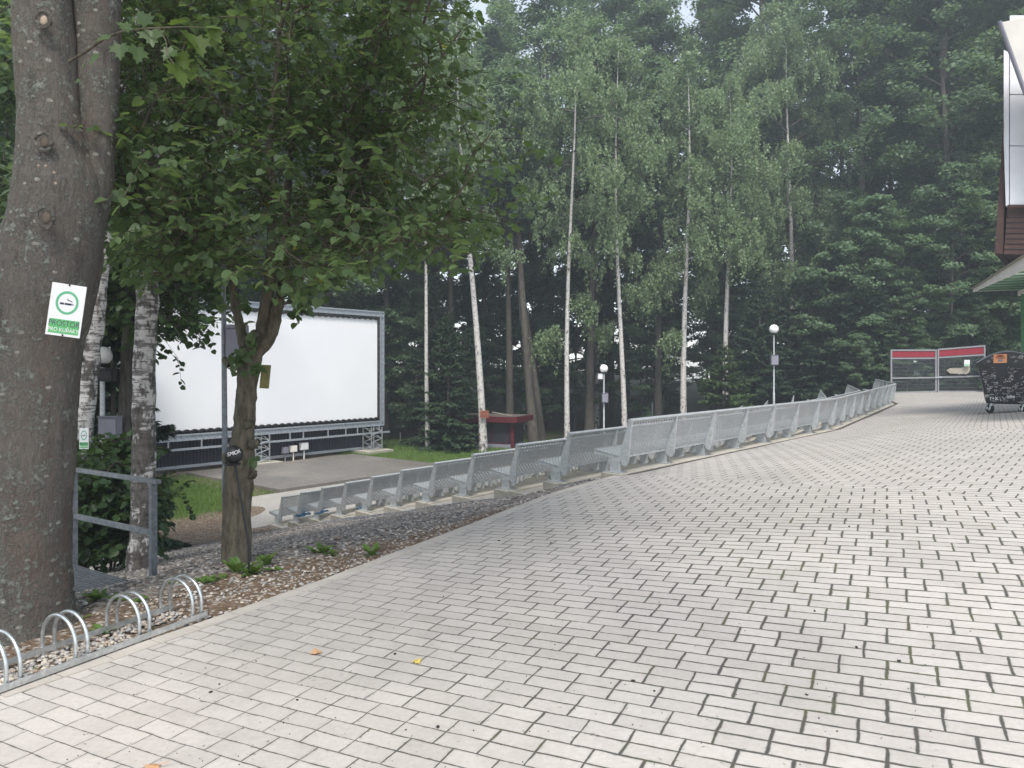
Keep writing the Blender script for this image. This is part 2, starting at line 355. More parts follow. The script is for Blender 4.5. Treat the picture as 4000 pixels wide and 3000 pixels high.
# ------------------------------------------------------------------ the lie of the land
D1 = np.array((0.635, 0.773)); P0 = np.array((1.5, 10.9)); PTS = [P0, np.array((7.87, 18.65)), np.array((14.75, 29.1)), np.array((17.6, 36.5))]
SEG = []
for i in range(3):
    d = PTS[i + 1] - PTS[i]; L = np.linalg.norm(d); d = d / L; SEG.append((PTS[i], d, np.array((-d[1], d[0])), L))
STEP_Q, STEP_H = 1.255, 0.283
def qdist(x, y):
    return np.minimum.reduce([(x - p[0]) * n[0] + (y - p[1]) * n[1] for p, d, n, L in SEG])
def h0f(y): return np.interp(y, [18.65, 29.1, 36.5], [1.525, 1.37, 1.30])
def tnear(q): return 0.25 / STEP_Q * q
def offset_pt(i, q):
    """vertex i of the bench polyline, offset q towards the screen"""
    if i == 0: return PTS[0] + SEG[0][2] * q + SEG[0][1] * tnear(q)
    if i == 3: return PTS[3] + SEG[2][2] * q
    (pa, da, na, _), (pb, db, nb, _) = SEG[i - 1], SEG[i]
    m = (na + nb); m = m / np.dot(m, na)
    return PTS[i] + m * q
KERB = np.array([(-6.5, -4.3), (-2.51, 3.64), (-1.36, 5.49), (0.63, 9.1), (1.50, 10.56)])
BD = np.vstack([KERB, [offset_pt(0, -0.36) + D1 * 0.2, offset_pt(1, -0.36), offset_pt(2, -0.36), offset_pt(3, -0.36), (18.9, 38.3)]])
def bx(y): return np.interp(y, BD[:, 1], BD[:, 0])
CP = np.array([(-2.51, 3.64, 1.6), (-6.5, -4.3, 1.62), (-1.7, 3.6, 1.6), (0.2, 3.85, 1.54), (2.15, 3.77, 1.44), (2.95, 6, 1.28), (1.57, 9.1, 1.46), (.63, 9.1, 1.5), (-1.36, 5.49, 1.57), (4.2, 7.2, 1.19), (8, 13, 1.07), (11.8, 17.6, 1.04),
               (1.5, 10.5, 1.525), (1.73, 10.7, 1.525), (8.0, 18.4, 1.525), (4.8, 14.5, 1.525), (15, 29, 1.37), (11.6, 23.5, 1.45), (18, 36.5, 1.30), (24, 39, 1.2), (18.9, 38.3, 1.27), (20, 25, 1.0), (12, 3, 1.05), (20, 10, .9), (0, 0, 1.56), (3, 0, 1.45), (0, -4, 1.6), (8, -4, 1.3), (38, 20, .9), (38, 38, 1.15), (-0.4, 7.3, 1.54)])
def _tps(r): return np.where(r > 1e-9, r * r * np.log(r + 1e-12), 0)
_n = len(CP); _K = _tps(np.linalg.norm(CP[:, None, :2] - CP[None, :, :2], axis=2)) + np.eye(_n) * 0.4
_Pm = np.c_[np.ones(_n), CP[:, :2]]
_sol = np.linalg.solve(np.block([[_K, _Pm], [_Pm.T, np.zeros((3, 3))]]), np.r_[CP[:, 2], np.zeros(3)])
def pave_h(x, y):
    x = np.asarray(x, float); y = np.asarray(y, float); r = np.sqrt((x[..., None] - CP[:, 0]) ** 2 + (y[..., None] - CP[:, 1]) ** 2)
    return _tps(r) @ _sol[:_n] + _sol[_n] + _sol[_n + 1] * x + _sol[_n + 2] * y
def pave_z(x, y): return float(EYE - pave_h(np.array([x]), np.array([y]))[0])
def sstep(a, b, v):
    t = np.clip((v - a) / (b - a), 0, 1); return t * t * (3 - 2 * t)
def low_h(x, y):
    """depth below the eye of the lower ground (gravel slope, bowl, forest floor)"""
    q = qdist(x, y); base = np.where(y < 14, 1.60, h0f(y) + 0.06)
    qq = np.where(q > 0, q + 0.25 * (np.exp(-np.maximum(q, 0) / 0.3) - 1) * 0.3, 0)
    h = np.minimum(base + 0.2255 * qq + 0.05 * sstep(-0.2, 1.0, q), 4.42)
    tl = (x - P0[0]) * D1[0] + (y - P0[1]) * D1[1] - tnear(q)
    h = h + 0.13 * sstep(-1.1, -0.15, tl) * sstep(0.1, 0.6, q) * sstep(13.0, 12.6, q) * (y < 34)
    h = h - 0.05 * np.sin(x * 1.3) * np.sin(y * 0.9) * sstep(60, 40, y) * 0.4
    h = h - sstep(46, 95, y) * 5.0 * sstep(-60, 10, -np.abs(x))
    return h
def low_z(x, y): return float(EYE - low_h(np.array([x]), np.array([y]))[0])
def grid_mesh(name, X, Y, Z, smooth=True):
    ny, nx = X.shape; idx = np.arange(ny * nx).reshape(ny, nx)
    f = np.stack([idx[:-1, :-1], idx[:-1, 1:], idx[1:, 1:], idx[1:, :-1]], -1).reshape(-1, 4)
    return np_mesh(name, np.stack([X, Y, Z], -1).reshape(-1, 3), f, smooth)

# --- paved slope
ys = np.concatenate([np.arange(-4.3, 16, 0.3), np.arange(16, 38.3, 0.5), [38.3]])
ts = np.concatenate([np.linspace(0, 0.35, 30) ** 1.0, np.linspace(0.37, 1, 16)])
B = bx(ys)[:, None]; X = B + (44 - B) * ts[None, :]; Y = np.broadcast_to(ys[:, None], X.shape)
Z = EYE - pave_h(X, Y)
tag(link('paved_slope', grid_mesh('paved_slope', X, Y, Z), M['pavers']), 'grey concrete paver yard sloping from the foreground to the gate', 'paving', kind='structure')
# kerb
m = MB(); K = [Vector((a, b, 0)) for a, b in KERB]
for i in range(len(K) - 1):
    for k in range(8 if i else 4):
        nn = 8 if i else 4
        a = K[i].lerp(K[i + 1], k / nn); b = K[i].lerp(K[i + 1], (k + 1) / nn - 0.003)
        d = (b - a).normalized(); s = Vector((d.y, -d.x, 0)) * 0.055
        za, zb = pave_z(a.x, a.y) + 0.006, pave_z(b.x, b.y) + 0.006
        q = [Vector((a.x, a.y, za)) - s, Vector((b.x, b.y, zb)) - s, Vector((b.x, b.y, zb)) + s, Vector((a.x, a.y, za)) + s]
        m.prism([p - Vector((0, 0, 0.22)) for p in q], (0, 0, 0.22))
M['kerbc'] = simple('pale_kerb_concrete', (0.385, 0.355, 0.32), 0.85, 0, 0.25, 0.12, 4, 0.25)
tag(m.build('kerb', M['kerbc']), 'pale concrete kerb along the left edge of the paving', 'kerb', kind='structure')

# --- lower ground
def ax(segs):
    out = []
    for a, b, s in segs: out.append(np.arange(a, b, s))
    return np.concatenate(out)
gx = ax([(-140, -40, 10), (-40, -14, 2), (-14, -9, 0.6), (-9, 4, 0.2), (4, 24, 0.6), (24, 48, 2), (48, 150, 10)])
gy = ax([(-40, -6, 6), (-6, 1, 0.8), (1, 14, 0.2), (14, 42, 0.5), (42, 70, 2), (70, 330, 14)])
X, Y = np.meshgrid(gx, gy); H = low_h(X, Y)
Q = qdist(X, Y); T1 = (X - P0[0]) * D1[0] + (Y - P0[1]) * D1[1]
inter = sstep(0.02, 0.35, T1 - tnear(Q)) * sstep(-0.6, -0.2, Q) * sstep(13.2, 12.6, Q) * (Y < 38)
H = H + inter * 0.5
BX = bx(Y); inpav = (X > BX - 0.05) & (Y < 38.5) & (Y > -5)
H = np.where(inpav, np.maximum(H, pave_h(X, Y) + 0.35), H)
near = sstep(0.9, 0.0, BX - X) * (~inpav) * (Y < 10.5) * (Y > -5)        # meets the kerb
H = H * (1 - near) + (pave_h(BX, Y) + 0.03) * near
nzr = np.random.default_rng(4)
H = H + nzr.normal(0, 0.008, H.shape) * (Y < 14)
me = grid_mesh('ground', X, Y, EYE - H)
def attr(me, name, val):
    a = me.attributes.new(name, 'FLOAT', 'POINT'); a.data.foreach_set('value', val.astype(np.float32).ravel())
grav = sstep(-0.9, 0.0, Q) * sstep(12, 8.5, Q) * (Y < 24) * sstep(-8.5, -6.0, X)
darkg = sstep(1.2, 0.1, -(T1 - tnear(Q))) * sstep(0.3, 1.2, Q) * sstep(7.5, 5.5, Q) * (T1 < 1.5)
lawnl = sstep(0.5, -1.0, T1 - 5.2) * sstep(15.0, 16.6, Q) * sstep(27, 25, Q)
lawnr = sstep(14, 15, T1) * sstep(46, 44, Y) * sstep(14.5, 16.2, Q) * sstep(3.0, 0.0, X)
attr(me, 'gravel', grav); attr(me, 'darkgravel', darkg); attr(me, 'lawn', np.maximum(lawnl, lawnr)); attr(me, 'forest', np.maximum(np.maximum(sstep(42, 47, Y), sstep(38.2, 38.8, Y) * (X > 14)), sstep(-15, -19, X)))
def ground_mat():
    t = NT('ground_mix'); p = t.pos()
    A = lambda k: t.n('Attribute', attribute_name=k).outputs['Fac']
    n1 = t.noise(1.6, p, 5, 0.6); n2 = t.noise(14.0, p, 5, 0.65)
    soil = t.mix(t.ramp(n2, 0.3, 0.7), (0.095, 0.065, 0.045), (0.21, 0.155, 0.11))
    lit = t.n('TexVoronoi', {'Vector': p, 'Scale': 34.0}); lc = t.n('SeparateXYZ', {0: lit.outputs['Color']}).outputs
    soil = t.mix(t.math('MULTIPLY', t.math('GREATER_THAN', lc[0], 0.80), 0.8), soil, (0.36, 0.33, 0.29))
    vo = t.n('TexVoronoi', {'Vector': p, 'Scale': 27.0}); vc = t.n('SeparateXYZ', {0: vo.outputs['Color']}).outputs
    stone = t.mix(vc[0], (0.11, 0.10, 0.095), (0.36, 0.335, 0.31)); stone = t.mix(t.math('MULTIPLY', t.math('GREATER_THAN', vc[1], 0.75), 0.6), stone, (0.22, 0.16, 0.12))
    edge = t.ramp(vo.outputs['Distance'], 0.55, 0.85); stone = t.mix(edge, stone, (0.05, 0.045, 0.04))
    dk = t.mix(vc[0], (0.045, 0.047, 0.055), (0.17, 0.175, 0.19)); dk = t.mix(edge, dk, (0.02, 0.02, 0.022))
    def soft(a, w_=0.5): return t.ramp(t.math('ADD', a, t.math('MULTIPLY', t.math('SUBTRACT', n1, 0.5), w_)), 0.35, 0.65)
    c = t.mix(soft(A('gravel')), soil, stone); c = t.mix(soft(A('darkgravel'), 0.8), c, dk)
    grass = t.mix(n2, (0.05, 0.085, 0.022), (0.115, 0.155, 0.045))
    c = t.mix(soft(A('lawn'), 0.8), c, grass)
    ff = t.mix(n2, (0.03, 0.034, 0.016), (0.065, 0.07, 0.03)); c = t.mix(soft(A('forest')), c, ff)
    h = t.math('ADD', t.math('MULTIPLY', vo.outputs['Distance'], -1.0), n2)
    t.bsdf(c, 0.95, 0, 0.15, t.bump(h, 0.9, 0.03)); return t.mat
M['ground'] = ground_mat()
tag(link('ground', me, M['ground']), 'soil, gravel slope, lawn and forest floor around the cinema', 'ground', kind='structure')

# --- terrace steps with a concrete bench strip and a paved tread
def row_poly(q):
    return [offset_pt(i, q) for i in range(4)]
for k in range(11):
    qk = k * STEP_Q; qf = qk + 0.16; qm = qk - 0.22; qb = (k - 1) * STEP_Q + 0.155 if k else -0.26
    a, mid, b = row_poly(qf), row_poly(qm), row_poly(qb)
    for L_ in (a, mid, b): L_[0] = L_[0] - D1 * 0.14
    nseg = 3 if k < 6 else 3
    m = MB()
    def zz(p, dz=0): return EYE - (h0f(p[1]) + STEP_H * k) + dz
    for i in range(nseg):
        m.cur = 0
        z0, z1 = zz(PTS[i]), zz(PTS[i + 1])
        P4 = [Vector((*a[i], z0)), Vector((*a[i + 1], z1)), Vector((*mid[i + 1], z1)), Vector((*mid[i], z0))]
        lo = Vector((0, 0, -0.45))
        m.add([*P4, *[p + lo for p in P4]], [(0, 1, 2, 3), (4, 5, 1, 0), (7, 6, 2, 3), (0, 3, 7, 4), (1, 5, 6, 2)])
        if k:
            m.cur = 1; dz = Vector((0, 0, -0.025))
            P5 = [Vector((*mid[i], z0)) + dz, Vector((*mid[i + 1], z1)) + dz, Vector((*b[i + 1], z1)) + dz, Vector((*b[i], z0)) + dz]
            m.add(P5, [(0, 1, 2, 3)])
            if i == 0:      # kerb stone closing the tread against the gravel
                m.cur = 0; m.bar(P5[0] + Vector((0, 0, -0.08)) + Vector((*D1, 0)) * 0.03, P5[3] + Vector((0, 0, -0.08)) + Vector((*D1, 0)) * 0.03, 0.06, 0.24)
    tag(m.build('terrace_step', [M['concrete'], M['tread']]), 'concrete strip and paved tread of the seating terrace', 'terrace', kind='structure')
# drain channel behind the top row
m = MB(); a, b = row_poly(-0.262), row_poly(-0.355)
for i in range(3):
    P = [Vector((*a[i], 0)), Vector((*a[i + 1], 0)), Vector((*b[i + 1], 0)), Vector((*b[i], 0))]
    z0 = EYE - h0f(PTS[i][1]) + 0.004; z1 = EYE - h0f(PTS[i + 1][1]) + 0.004
    P[0].z = P[3].z = z0; P[1].z = P[2].z = z1
    m.prism([p - Vector((0, 0, 0.1)) for p in P], (0, 0, 0.1))
tag(m.build('drain_channel', M['drain']), 'dark iron drain channel between paving and top bench row', 'drain', kind='structure')
# path and plaza in front of the screen
def tq(t_, q_, z): p = P0 + D1 * t_ + SEG[0][2] * q_; return Vector((p[0], p[1], z))
PLZ = EYE - 4.40
m = MB(); m.prism([tq(1.5, 12.8, PLZ - 0.2), tq(17, 12.8, PLZ - 0.2), tq(17, 15.6, PLZ - 0.2), tq(15.2, 17.4, PLZ - 0.2), tq(4.4, 17.4, PLZ - 0.2)], (0, 0, 0.19))
tag(m.build('footpath', M['pathpav']), 'pale paved path along the foot of the seating', 'path', kind='structure')
m = MB(); m.prism([tq(5.8, 17.41, PLZ - 0.3), tq(14.45, 17.41, PLZ - 0.3), tq(14.45, 24.2, PLZ - 0.3), tq(5.8, 24.2, PLZ - 0.3)], (0, 0, 0.40))
tag(m.build('plaza', M['plaza']), 'dark brown-grey paved stage area in front of the screen', 'plaza', kind='structure')

# ------------------------------------------------------------------ cinema screen
SR = Vector((-6.95, 40.0, 0)); SDv = Vector((0.635, 0.773, 0)); SNv = Vector((0.773, -0.635, 0)); SW = 15.0
ZT, ZB = EYE + 3.03, EYE - 3.03
def S(s, z, out=0.0):                       # s metres left of the right edge
    p = SR - SDv * s + SNv * out; return Vector((p.x, p.y, z))
scr = empty('cinema_screen', S(7.5, PLZ), 'huge white open-air cinema screen in a galvanised frame above dark sheeting', 'cinema screen')
def part(mb, name, mat, par, **k):
    o = mb.build(name, mat, None, **k); o.parent = par; o.matrix_parent_inverse = Matrix.Translation(-par.location); return o
bpy.context.view_layer.update()
m = MB(); m.prism([S(0.42, ZB + 0.40, 0.02), S(SW - 0.42, ZB + 0.40, 0.02), S(SW - 0.42, ZT - 0.40, 0.02), S(0.42, ZT - 0.40, 0.02)], -SNv * 0.03)
part(m, 'projection_cloth', M['white_pvc'], scr)
m = MB()
for (s0, s1, z) in ((0, SW, ZB), (0, SW, ZT)):
    for dz in (0.0, 0.22 if z == ZB else -0.22):
        m.bar(S(s0, z + dz, 0.05), S(s1, z + dz, 0.05), 0.07, 0.07)
    zc = z + (0.11 if z == ZB else -0.11)
    m.bar(S(0.08, zc, 0.02), S(SW - 0.08, zc, 0.02), 0.04, 0.16)
    for i in range(51):
        m.bar(S(i * SW / 50, z, 0.085), S(i * SW / 50, 2 * zc - z, 0.085), 0.025, 0.02, up=SNv)
for s in (0, SW):
    for ds in (0.0, 0.22 if s == 0 else -0.22):
        m.bar(S(s + ds, ZB + 0.03, 0.045), S(s + ds, ZT - 0.03, 0.045), 0.065, 0.065, up=SNv)
    sc_ = s + (0.11 if s == 0 else -0.11)
    m.bar(S(sc_, ZB + 0.08, 0.015), S(sc_, ZT - 0.08, 0.015), 0.15, 0.04, up=SNv)
    for i in range(21):
        z = ZB + (ZT - ZB) * i / 20; m.bar(S(s, z, 0.08), S(2 * sc_ - s, z, 0.08), 0.02, 0.025)
part(m, 'frame', M['galv_pale'], scr)
m = MB()                                     # scalloped black lacing between cloth and frame
for z, sg in ((ZB + 0.33, 1), (ZT - 0.33, -1)):
    P = [S(0.35 + (SW - 0.7) * i / 240, z + sg * 0.07 * abs(math.sin(i * PI / 6)), 0.06) for i in range(241)]
    m.tube(P, 0.055, 5)
for s in (0.33, SW - 0.33):
    P = [S(s + (0.05 if s < 1 else -0.05) * abs(math.sin(i * PI / 6)), ZB + 0.33 + (ZT - ZB - 0.66) * i / 96, 0.06) for i in range(97)]
    m.tube(P, 0.05, 5)
part(m, 'lacing', M['black'], scr)
m = MB(); n = 100                            # dark corrugated sheet under the screen
zt_, zb_ = ZB - 0.02, PLZ + 0.26
P = []
for i in range(n * 4 + 1):
    s = -0.9 + (SW + 0.6) * i / (n * 4); o = -0.36 + (0.0, 0.045, 0.045, 0.0)[i % 4]
    P += [S(s + 0.9, zb_, o), S(s + 0.9, zt_ + 0.3, o)]
m.add(P, [(2 * i, 2 * i + 2, 2 * i + 3, 2 * i + 1) for i in range(n * 4)])
part(m, 'corrugated_skirt', M['charcoal'], scr)
m = MB(); m.bar(S(-0.1, zb_ - 0.06, -0.30), S(SW + 0.2, zb_ - 0.06, -0.30), 0.08, 0.12); part(m, 'skirt_rail', M['galv_pale'], scr)
m = MB(); m.bar(S(-0.35, ZB - 0.38, 0.12), S(SW, ZB - 0.38, 0.12), 0.07, 0.09)
for i in range(14):
    s = 0.35 + i * 1.1 + (0.35 if i % 3 == 1 else 0)
    m.bar(S(s, ZB - 0.34, 0.09), S(s, ZB - 0.03, 0.09), 0.05, 0.04, up=SNv)
part(m, 'lower_rail', M['galv_pale'], scr)
for st in (0.9, 7.6, 14.0):
    m = MB(); zt2, zb2 = ZB - 0.05, PLZ + 0.13; hw = 0.36
    cs = [(st - hw, 0.55), (st + hw, 0.55), (st - hw, -0.12), (st + hw, -0.12)]
    for s, o in cs: m.tube([S(s, zb2, o), S(s, zt2, o)], 0.035, 8)
    H_ = (zt2 - zb2) / 3
    for (a, b) in ((0, 1), (2, 3), (0, 2), (1, 3)):
        for i in range(6):
            c, d = (a, b) if i % 2 else (b, a)
            m.tube([S(*[cs[c][0], zb2 + i * H_ / 2, cs[c][1]]), S(cs[d][0], zb2 + (i + 1) * H_ / 2, cs[d][1])], 0.02, 6)
    part(m, 'truss_leg', M['galv_bright'], scr)
    m = MB(); m.prism([S(st - 0.85, PLZ - 0.3, 0.9), S(st + 0.85, PLZ - 0.3, 0.9), S(st + 0.85, PLZ - 0.3, -0.5), S(st - 0.85, PLZ - 0.3, -0.5)], (0, 0, 0.425))
    part(m, 'concrete_footing', M['concrete'], scr)
for (s, z, wd, ht, mt) in ((5.0, 0.62, 0.42, 0.34, 'signwhite'), (5.6, 0.55, 0.34, 0.30, 'cream'), (6.05, 0.52, 0.30, 0.30, 'cab_grey')):
    m = MB(); c = S(s, PLZ + z, 0.0); rot = Matrix((SDv, -SNv, Vector((0, 0, 1)))).transposed()
    m.box(c, (wd, 0.16, ht), rot); m.bar(c - Vector((0, 0, ht / 2)), c - Vector((0, 0, z + 0.15)), 0.05, 0.05, up=SNv); m.box(c + SNv * 0.083, (wd * 0.9, 0.012, ht * 0.86), rot)
    part(m, 'junction_box', M[mt], scr, bevel=0.008)

# ------------------------------------------------------------------ benches
def perforated(L, W, pitch, axisu, axisv, org, hole=0.36):
    nu = max(1, round(L / pitch)); nv = max(2, round(W / 0.033))
    du, dv = L / nu, W / nv; V = []; Fc = []
    for j in range(nv):
        off = 0.5 * (j % 2)
        for i in range(nu + (1 if j % 2 else 0)):
            u0 = (i - off) * du; u1 = u0 + du; full = u0 >= -1e-6 and u1 <= L + 1e-6
            u0 = max(0, u0); u1 = min(L, u1); v0, v1 = j * dv, (j + 1) * dv; b = len(V)
            V += [(u0, v0), (u1, v0), (u1, v1), (u0, v1)]
            if not full: Fc.append((b, b + 1, b + 2, b + 3)); continue
            cu, cv = (u0 + u1) / 2, (v0 + v1) / 2; hu, hv = du * 0.25, dv * 0.46
            V += [(cu, cv - hv), (cu + hu, cv), (cu, cv + hv), (cu - hu, cv)]
            Fc += [(b, b + 1, b + 4), (b + 1, b + 5, b + 4), (b + 1, b + 2, b + 5), (b + 2, b + 6, b + 5), (b + 2, b + 3, b + 6), (b + 3, b + 7, b + 6), (b + 3, b, b + 7), (b, b + 4, b + 7)]
    A, Bv, O = Vector(axisu), Vector(axisv), Vector(org)
    return [O + A * u + Bv * v for u, v in V], Fc
def make_bench(name, L, nsup):
    root = empty(name, (0, 0, -50), 'x', 'bench')
    sv = Vector((0, -0.43, -0.07)); bv = Vector((0, -0.175, 0.545))
    m = MB(); v, f = perforated(L - 0.03, sv.length, 0.082, (1, 0, 0), sv.normalized(), (0.015, 0.355, 0.315)); m.add(v, f)
    m.bar((0.015, 0.355, 0.30), (L - 0.015, 0.355, 0.30), 0.012, 0.045); m.build('seat', M['galv'], root)
    m = MB(); v, f = perforated(L - 0.03, bv.length, 0.082, (1, 0, 0), bv.normalized(), (0.015, -0.085, 0.225)); m.add(v, f)
    m.bar((0.015, -0.08, 0.222), (L - 0.015, -0.08, 0.222), 0.02, 0.03); m.build('backrest', M['galv'], root)
    m = MB(); m.tube([(0.0, -0.262, 0.775), (L - 0.004, -0.262, 0.775)], 0.027, 10); m.build('top_rail', M['galv'], root, smooth=True)
    prof = [(-0.085, 0.012), (0.085, 0.012), (0.085, 0.215), (0.365, 0.245), (0.365, 0.30), (-0.075, 0.225), (-0.235, 0.775), (-0.285, 0.775), (-0.225, 0.18), (-0.205, 0.125), (-0.17, 0.105), (-0.12, 0.125), (-0.10, 0.165), (-0.085, 0.175)]
    for i in range(nsup):
        x = 0.03 + (L - 0.06) * i / (nsup - 1)
        m = MB(); m.prism([(x - 0.02, y, z) for y, z in prof], (0.04, 0, 0))
        m.box((x, 0.0, 0.008), (0.17, 0.27, 0.012))
        for (bx_, by) in ((-0.06, 0.11), (0.06, 0.11), (-0.06, -0.11), (0.06, -0.11)): m.tube([(x + bx_, by, 0.012), (x + bx_, by, 0.04)], 0.009, 6)
        m.build('support', M['galv'], root)
    reg(root); return root
BL = 2.90
protoL = make_bench('bench', BL, 3); protoS = make_bench('short_bench', 1.45, 2)
ORD = ['first', 'second', 'third', 'fourth', 'fifth', 'sixth', 'seventh', 'eighth', 'ninth', 'tenth', 'eleventh', 'twelfth']
ROWN = ['top row beside the paving'] + [ORD[k] + ' row below the paving' for k in range(1, 10)] + ['lowest row by the path']
usedL = usedS = False
def place_bench(root, p, q, zp, zq, L):
    X_ = Vector((q[0] - p[0], q[1] - p[1], zq - zp)); ln = X_.length; X_.normalize()
    Y_ = Vector((-X_.y, X_.x, 0)).normalized(); Z_ = X_.cross(Y_)
    mt = Matrix((X_, Y_, Z_)).transposed().to_4x4() @ Matrix.Diagonal((ln / L, 1, 1, 1))
    root.matrix_world = Matrix.Translation((p[0], p[1], zp)) @ mt
for k in range(11):
    q = k * STEP_Q; poly = row_poly(q); cnt = 0
    for i in range(3):
        if i == 2 and k > 5: continue
        a, b = poly[i], poly[i + 1]; d = b - a; L = np.linalg.norm(d); d = d / L
        s = 0.0
        while s < L - 0.5:
            rem = L - s
            if rem >= BL: ln, pr, bl = BL, protoL, BL
            elif rem > 1.9: ln, pr, bl = rem, protoL, BL
            else: ln, pr, bl = rem, protoS, 1.45
            if pr is protoL:
                o = pr if not usedL else copy_tree(pr); usedL = True
            else:
                o = pr if not usedS else copy_tree(pr); usedS = True
            zf = lambda t_: EYE - (float(np.interp(t_ / L, [0, 1], [h0f(PTS[i][1]), h0f(PTS[i + 1][1])])) + STEP_H * k)
            place_bench(o, a + d * s, a + d * (s + ln), zf(s), zf(s + ln), bl)
            cnt += 1
            tag(o, 'perforated grey steel bench, %s from the near end of the %s' % (ORD[cnt - 1] if cnt <= 12 else 'last', ROWN[k]), 'bench', 'perforated steel benches on the seating terrace')
            s += ln
# blue tarps under two low benches
for (px0, py0, px1, py1, D, lab) in ((1165, 1992, 1213, 2022, 19.6, 'larger blue tarpaulin sheet lying under the lower benches'), (1243, 1983, 1282, 2010, 18.6, 'middle blue tarpaulin sheet stuffed beneath the lower benches'), (1400, 1965, 1462, 1985, 17.2, 'small blue tarpaulin strip under the benches further up')):
    a, b = at(px0, py1, D), at(px1, py0, D + 0.5); v = []; nx, nz = 14, 6
    for j in range(nz + 1):
        for i in range(nx + 1):
            p = Vector((a.x + (b.x - a.x) * i / nx, a.y + 0.5 * i / nx - 0.05 * j + 0.04 * math.sin(i * 1.7 + j), a.z + (b.z - a.z) * j / nz + 0.02 * math.sin(i * 0.9))); v.append(p)
    m = MB(); m.add(v, [(j * (nx + 1) + i, j * (nx + 1) + i + 1, (j + 1) * (nx + 1) + i + 1, (j + 1) * (nx + 1) + i) for j in range(nz) for i in range(nx)])
    m.add([p + Vector((0.02, 0.03, 0)) for p in v], [(j * (nx + 1) + i, j * (nx + 1) + i + 1, (j + 1) * (nx + 1) + i + 1, (j + 1) * (nx + 1) + i) for j in range(nz) for i in range(nx)])
    tag(m.build('tarpaulin', M['tarp'], smooth=True), lab, 'tarpaulin', 'blue tarpaulins under the benches')
#@@PART2@@
# ------------------------------------------------------------------ lamps with globes
def globe_lamp(px, py, D, r, label, floor_z, boxes, group='globe lamp posts'):
    c = at(px, py, D); root = empty('globe_lamp', (c.x, c.y, floor_z), label, 'lamp post', group)
    h = c.z - floor_z
    m = MB(); m.sphere((0, 0, h), r, 28, 18); m.build('globe', M['globe'], root, smooth=True)
    m = MB(); m.tube([(0, 0, h - r * 1.25), (0, 0, h - r * 1.1), (0, 0, h - r * 0.9), (0, 0, h - r * 0.8)], [r * 0.3, r * 0.5, r * 0.72, r * 0.6], 18); m.build('lamp_holder', M['black'], root, smooth=True)
    m = MB(); m.tube([(0, 0, -0.3), (0, 0, h * 0.25), (0, 0, h * 0.25 + 0.03), (0, 0, h - r)], [0.06, 0.06, 0.042, 0.042], 12); m.build('pole', M['galv'], root, smooth=True)
    for (bpx, bpy, bw, bh, mt, nm) in boxes:
        b = at(bpx, bpy, D) - Vector((c.x, c.y, floor_z)); m = MB()
        wd, ht = bw * D / F, bh * D / F
        m.box(b + Vector((0, -0.13, 0)), (wd, 0.16, ht)); m.box(b + Vector((0, -0.216, 0)), (wd * 0.9, 0.012, ht * 0.92)); m.box(b + Vector((0, -0.13, ht / 2 + 0.012)), (wd * 1.06, 0.2, 0.02))
        m.bar(b + Vector((0, -0.05, 0.05)), (0, 0, b.z + 0.05), 0.03)
        m.build(nm, M[mt], root, bevel=0.006)
    return root
c = at(400, 1390, 13); globe_lamp(400, 1390, 13, 0.162, 'white globe lamp on a thin pole behind the leaning birch', low_z(c.x, c.y), [(438, 1466, 54, 46, 'black', 'loudspeaker'), (446, 1668, 76, 80, 'cab_grey', 'cabinet')])
c = at(2359, 1440, 37); globe_lamp(2359, 1440, 37, 0.205, 'white globe lamp with a small floodlight, left of the two beyond the benches', low_z(c.x, c.y), [(2362, 1554, 24, 36, 'cab_grey', 'cabinet'), (2343, 1471, 18, 20, 'signwhite', 'floodlight')])
c = at(3023, 1286, 40); globe_lamp(3023, 1286, 40, 0.25, 'white globe lamp rising above the benches in front of the spruces', low_z(c.x, c.y), [(3022, 1407, 28, 38, 'cab_grey', 'cabinet')])

# tall pole with cabinet behind the linden
c = at(880, 2150, 7.5); root = empty('steel_pole', (c.x, c.y, low_z(c.x, c.y)), 'tall thin galvanised steel pole right behind the linden trunk', 'pole')
h = EYE + (HZ - 905) / F * 7.5 - root.location.z
m = MB(); m.tube([(0.02, 0, -0.2), (0.0, 0, 0.75), (-0.002, 0, 0.80), (-0.022, 0, h)], [0.036, 0.036, 0.029, 0.022], 14); m.build('pole', M['galv_dark'], root, smooth=True)
m = MB(); m.tube([(0.02, 0, -0.2), (0.006, 0, 0.72), (0.004, 0, 0.78)], [0.040, 0.040, 0.030], 14); m.build('pole_sleeve', M['galv_dark'], root, smooth=True)
m = MB(); b = at(845, 935, 7.5) - root.location; m.box(b, (0.05, 0.05, 0.06)); m.bar(b, (-0.02, 0, b.z - 0.03), 0.012); m.build('sensor', M['signwhite'], root, bevel=0.006)
m = MB(); a0 = at(885, 1270, 7.55) - root.location; b0 = at(960, 1413, 7.55) - root.location
m.box(((a0.x + b0.x) / 2 + 0.02, 0.02, (a0.z + b0.z) / 2), (b0.x - a0.x, 0.14, a0.z - b0.z)); m.box(((a0.x + b0.x) / 2 + 0.02, -0.055, (a0.z + b0.z) / 2 - 0.015), ((b0.x - a0.x) * 0.92, 0.012, (a0.z - b0.z) * 0.88))
m.build('cabinet', M['cab_grey'], root, bevel=0.006)
m = MB(); P = [at(920, 1413, 7.5), at(930, 1430, 7.5), at(928, 1445, 7.5), at(905, 1446, 7.5), at(888, 1436, 7.5)]; m.tube([p - root.location for p in P], 0.006, 6); m.build('cable', M['black'], root, smooth=True)

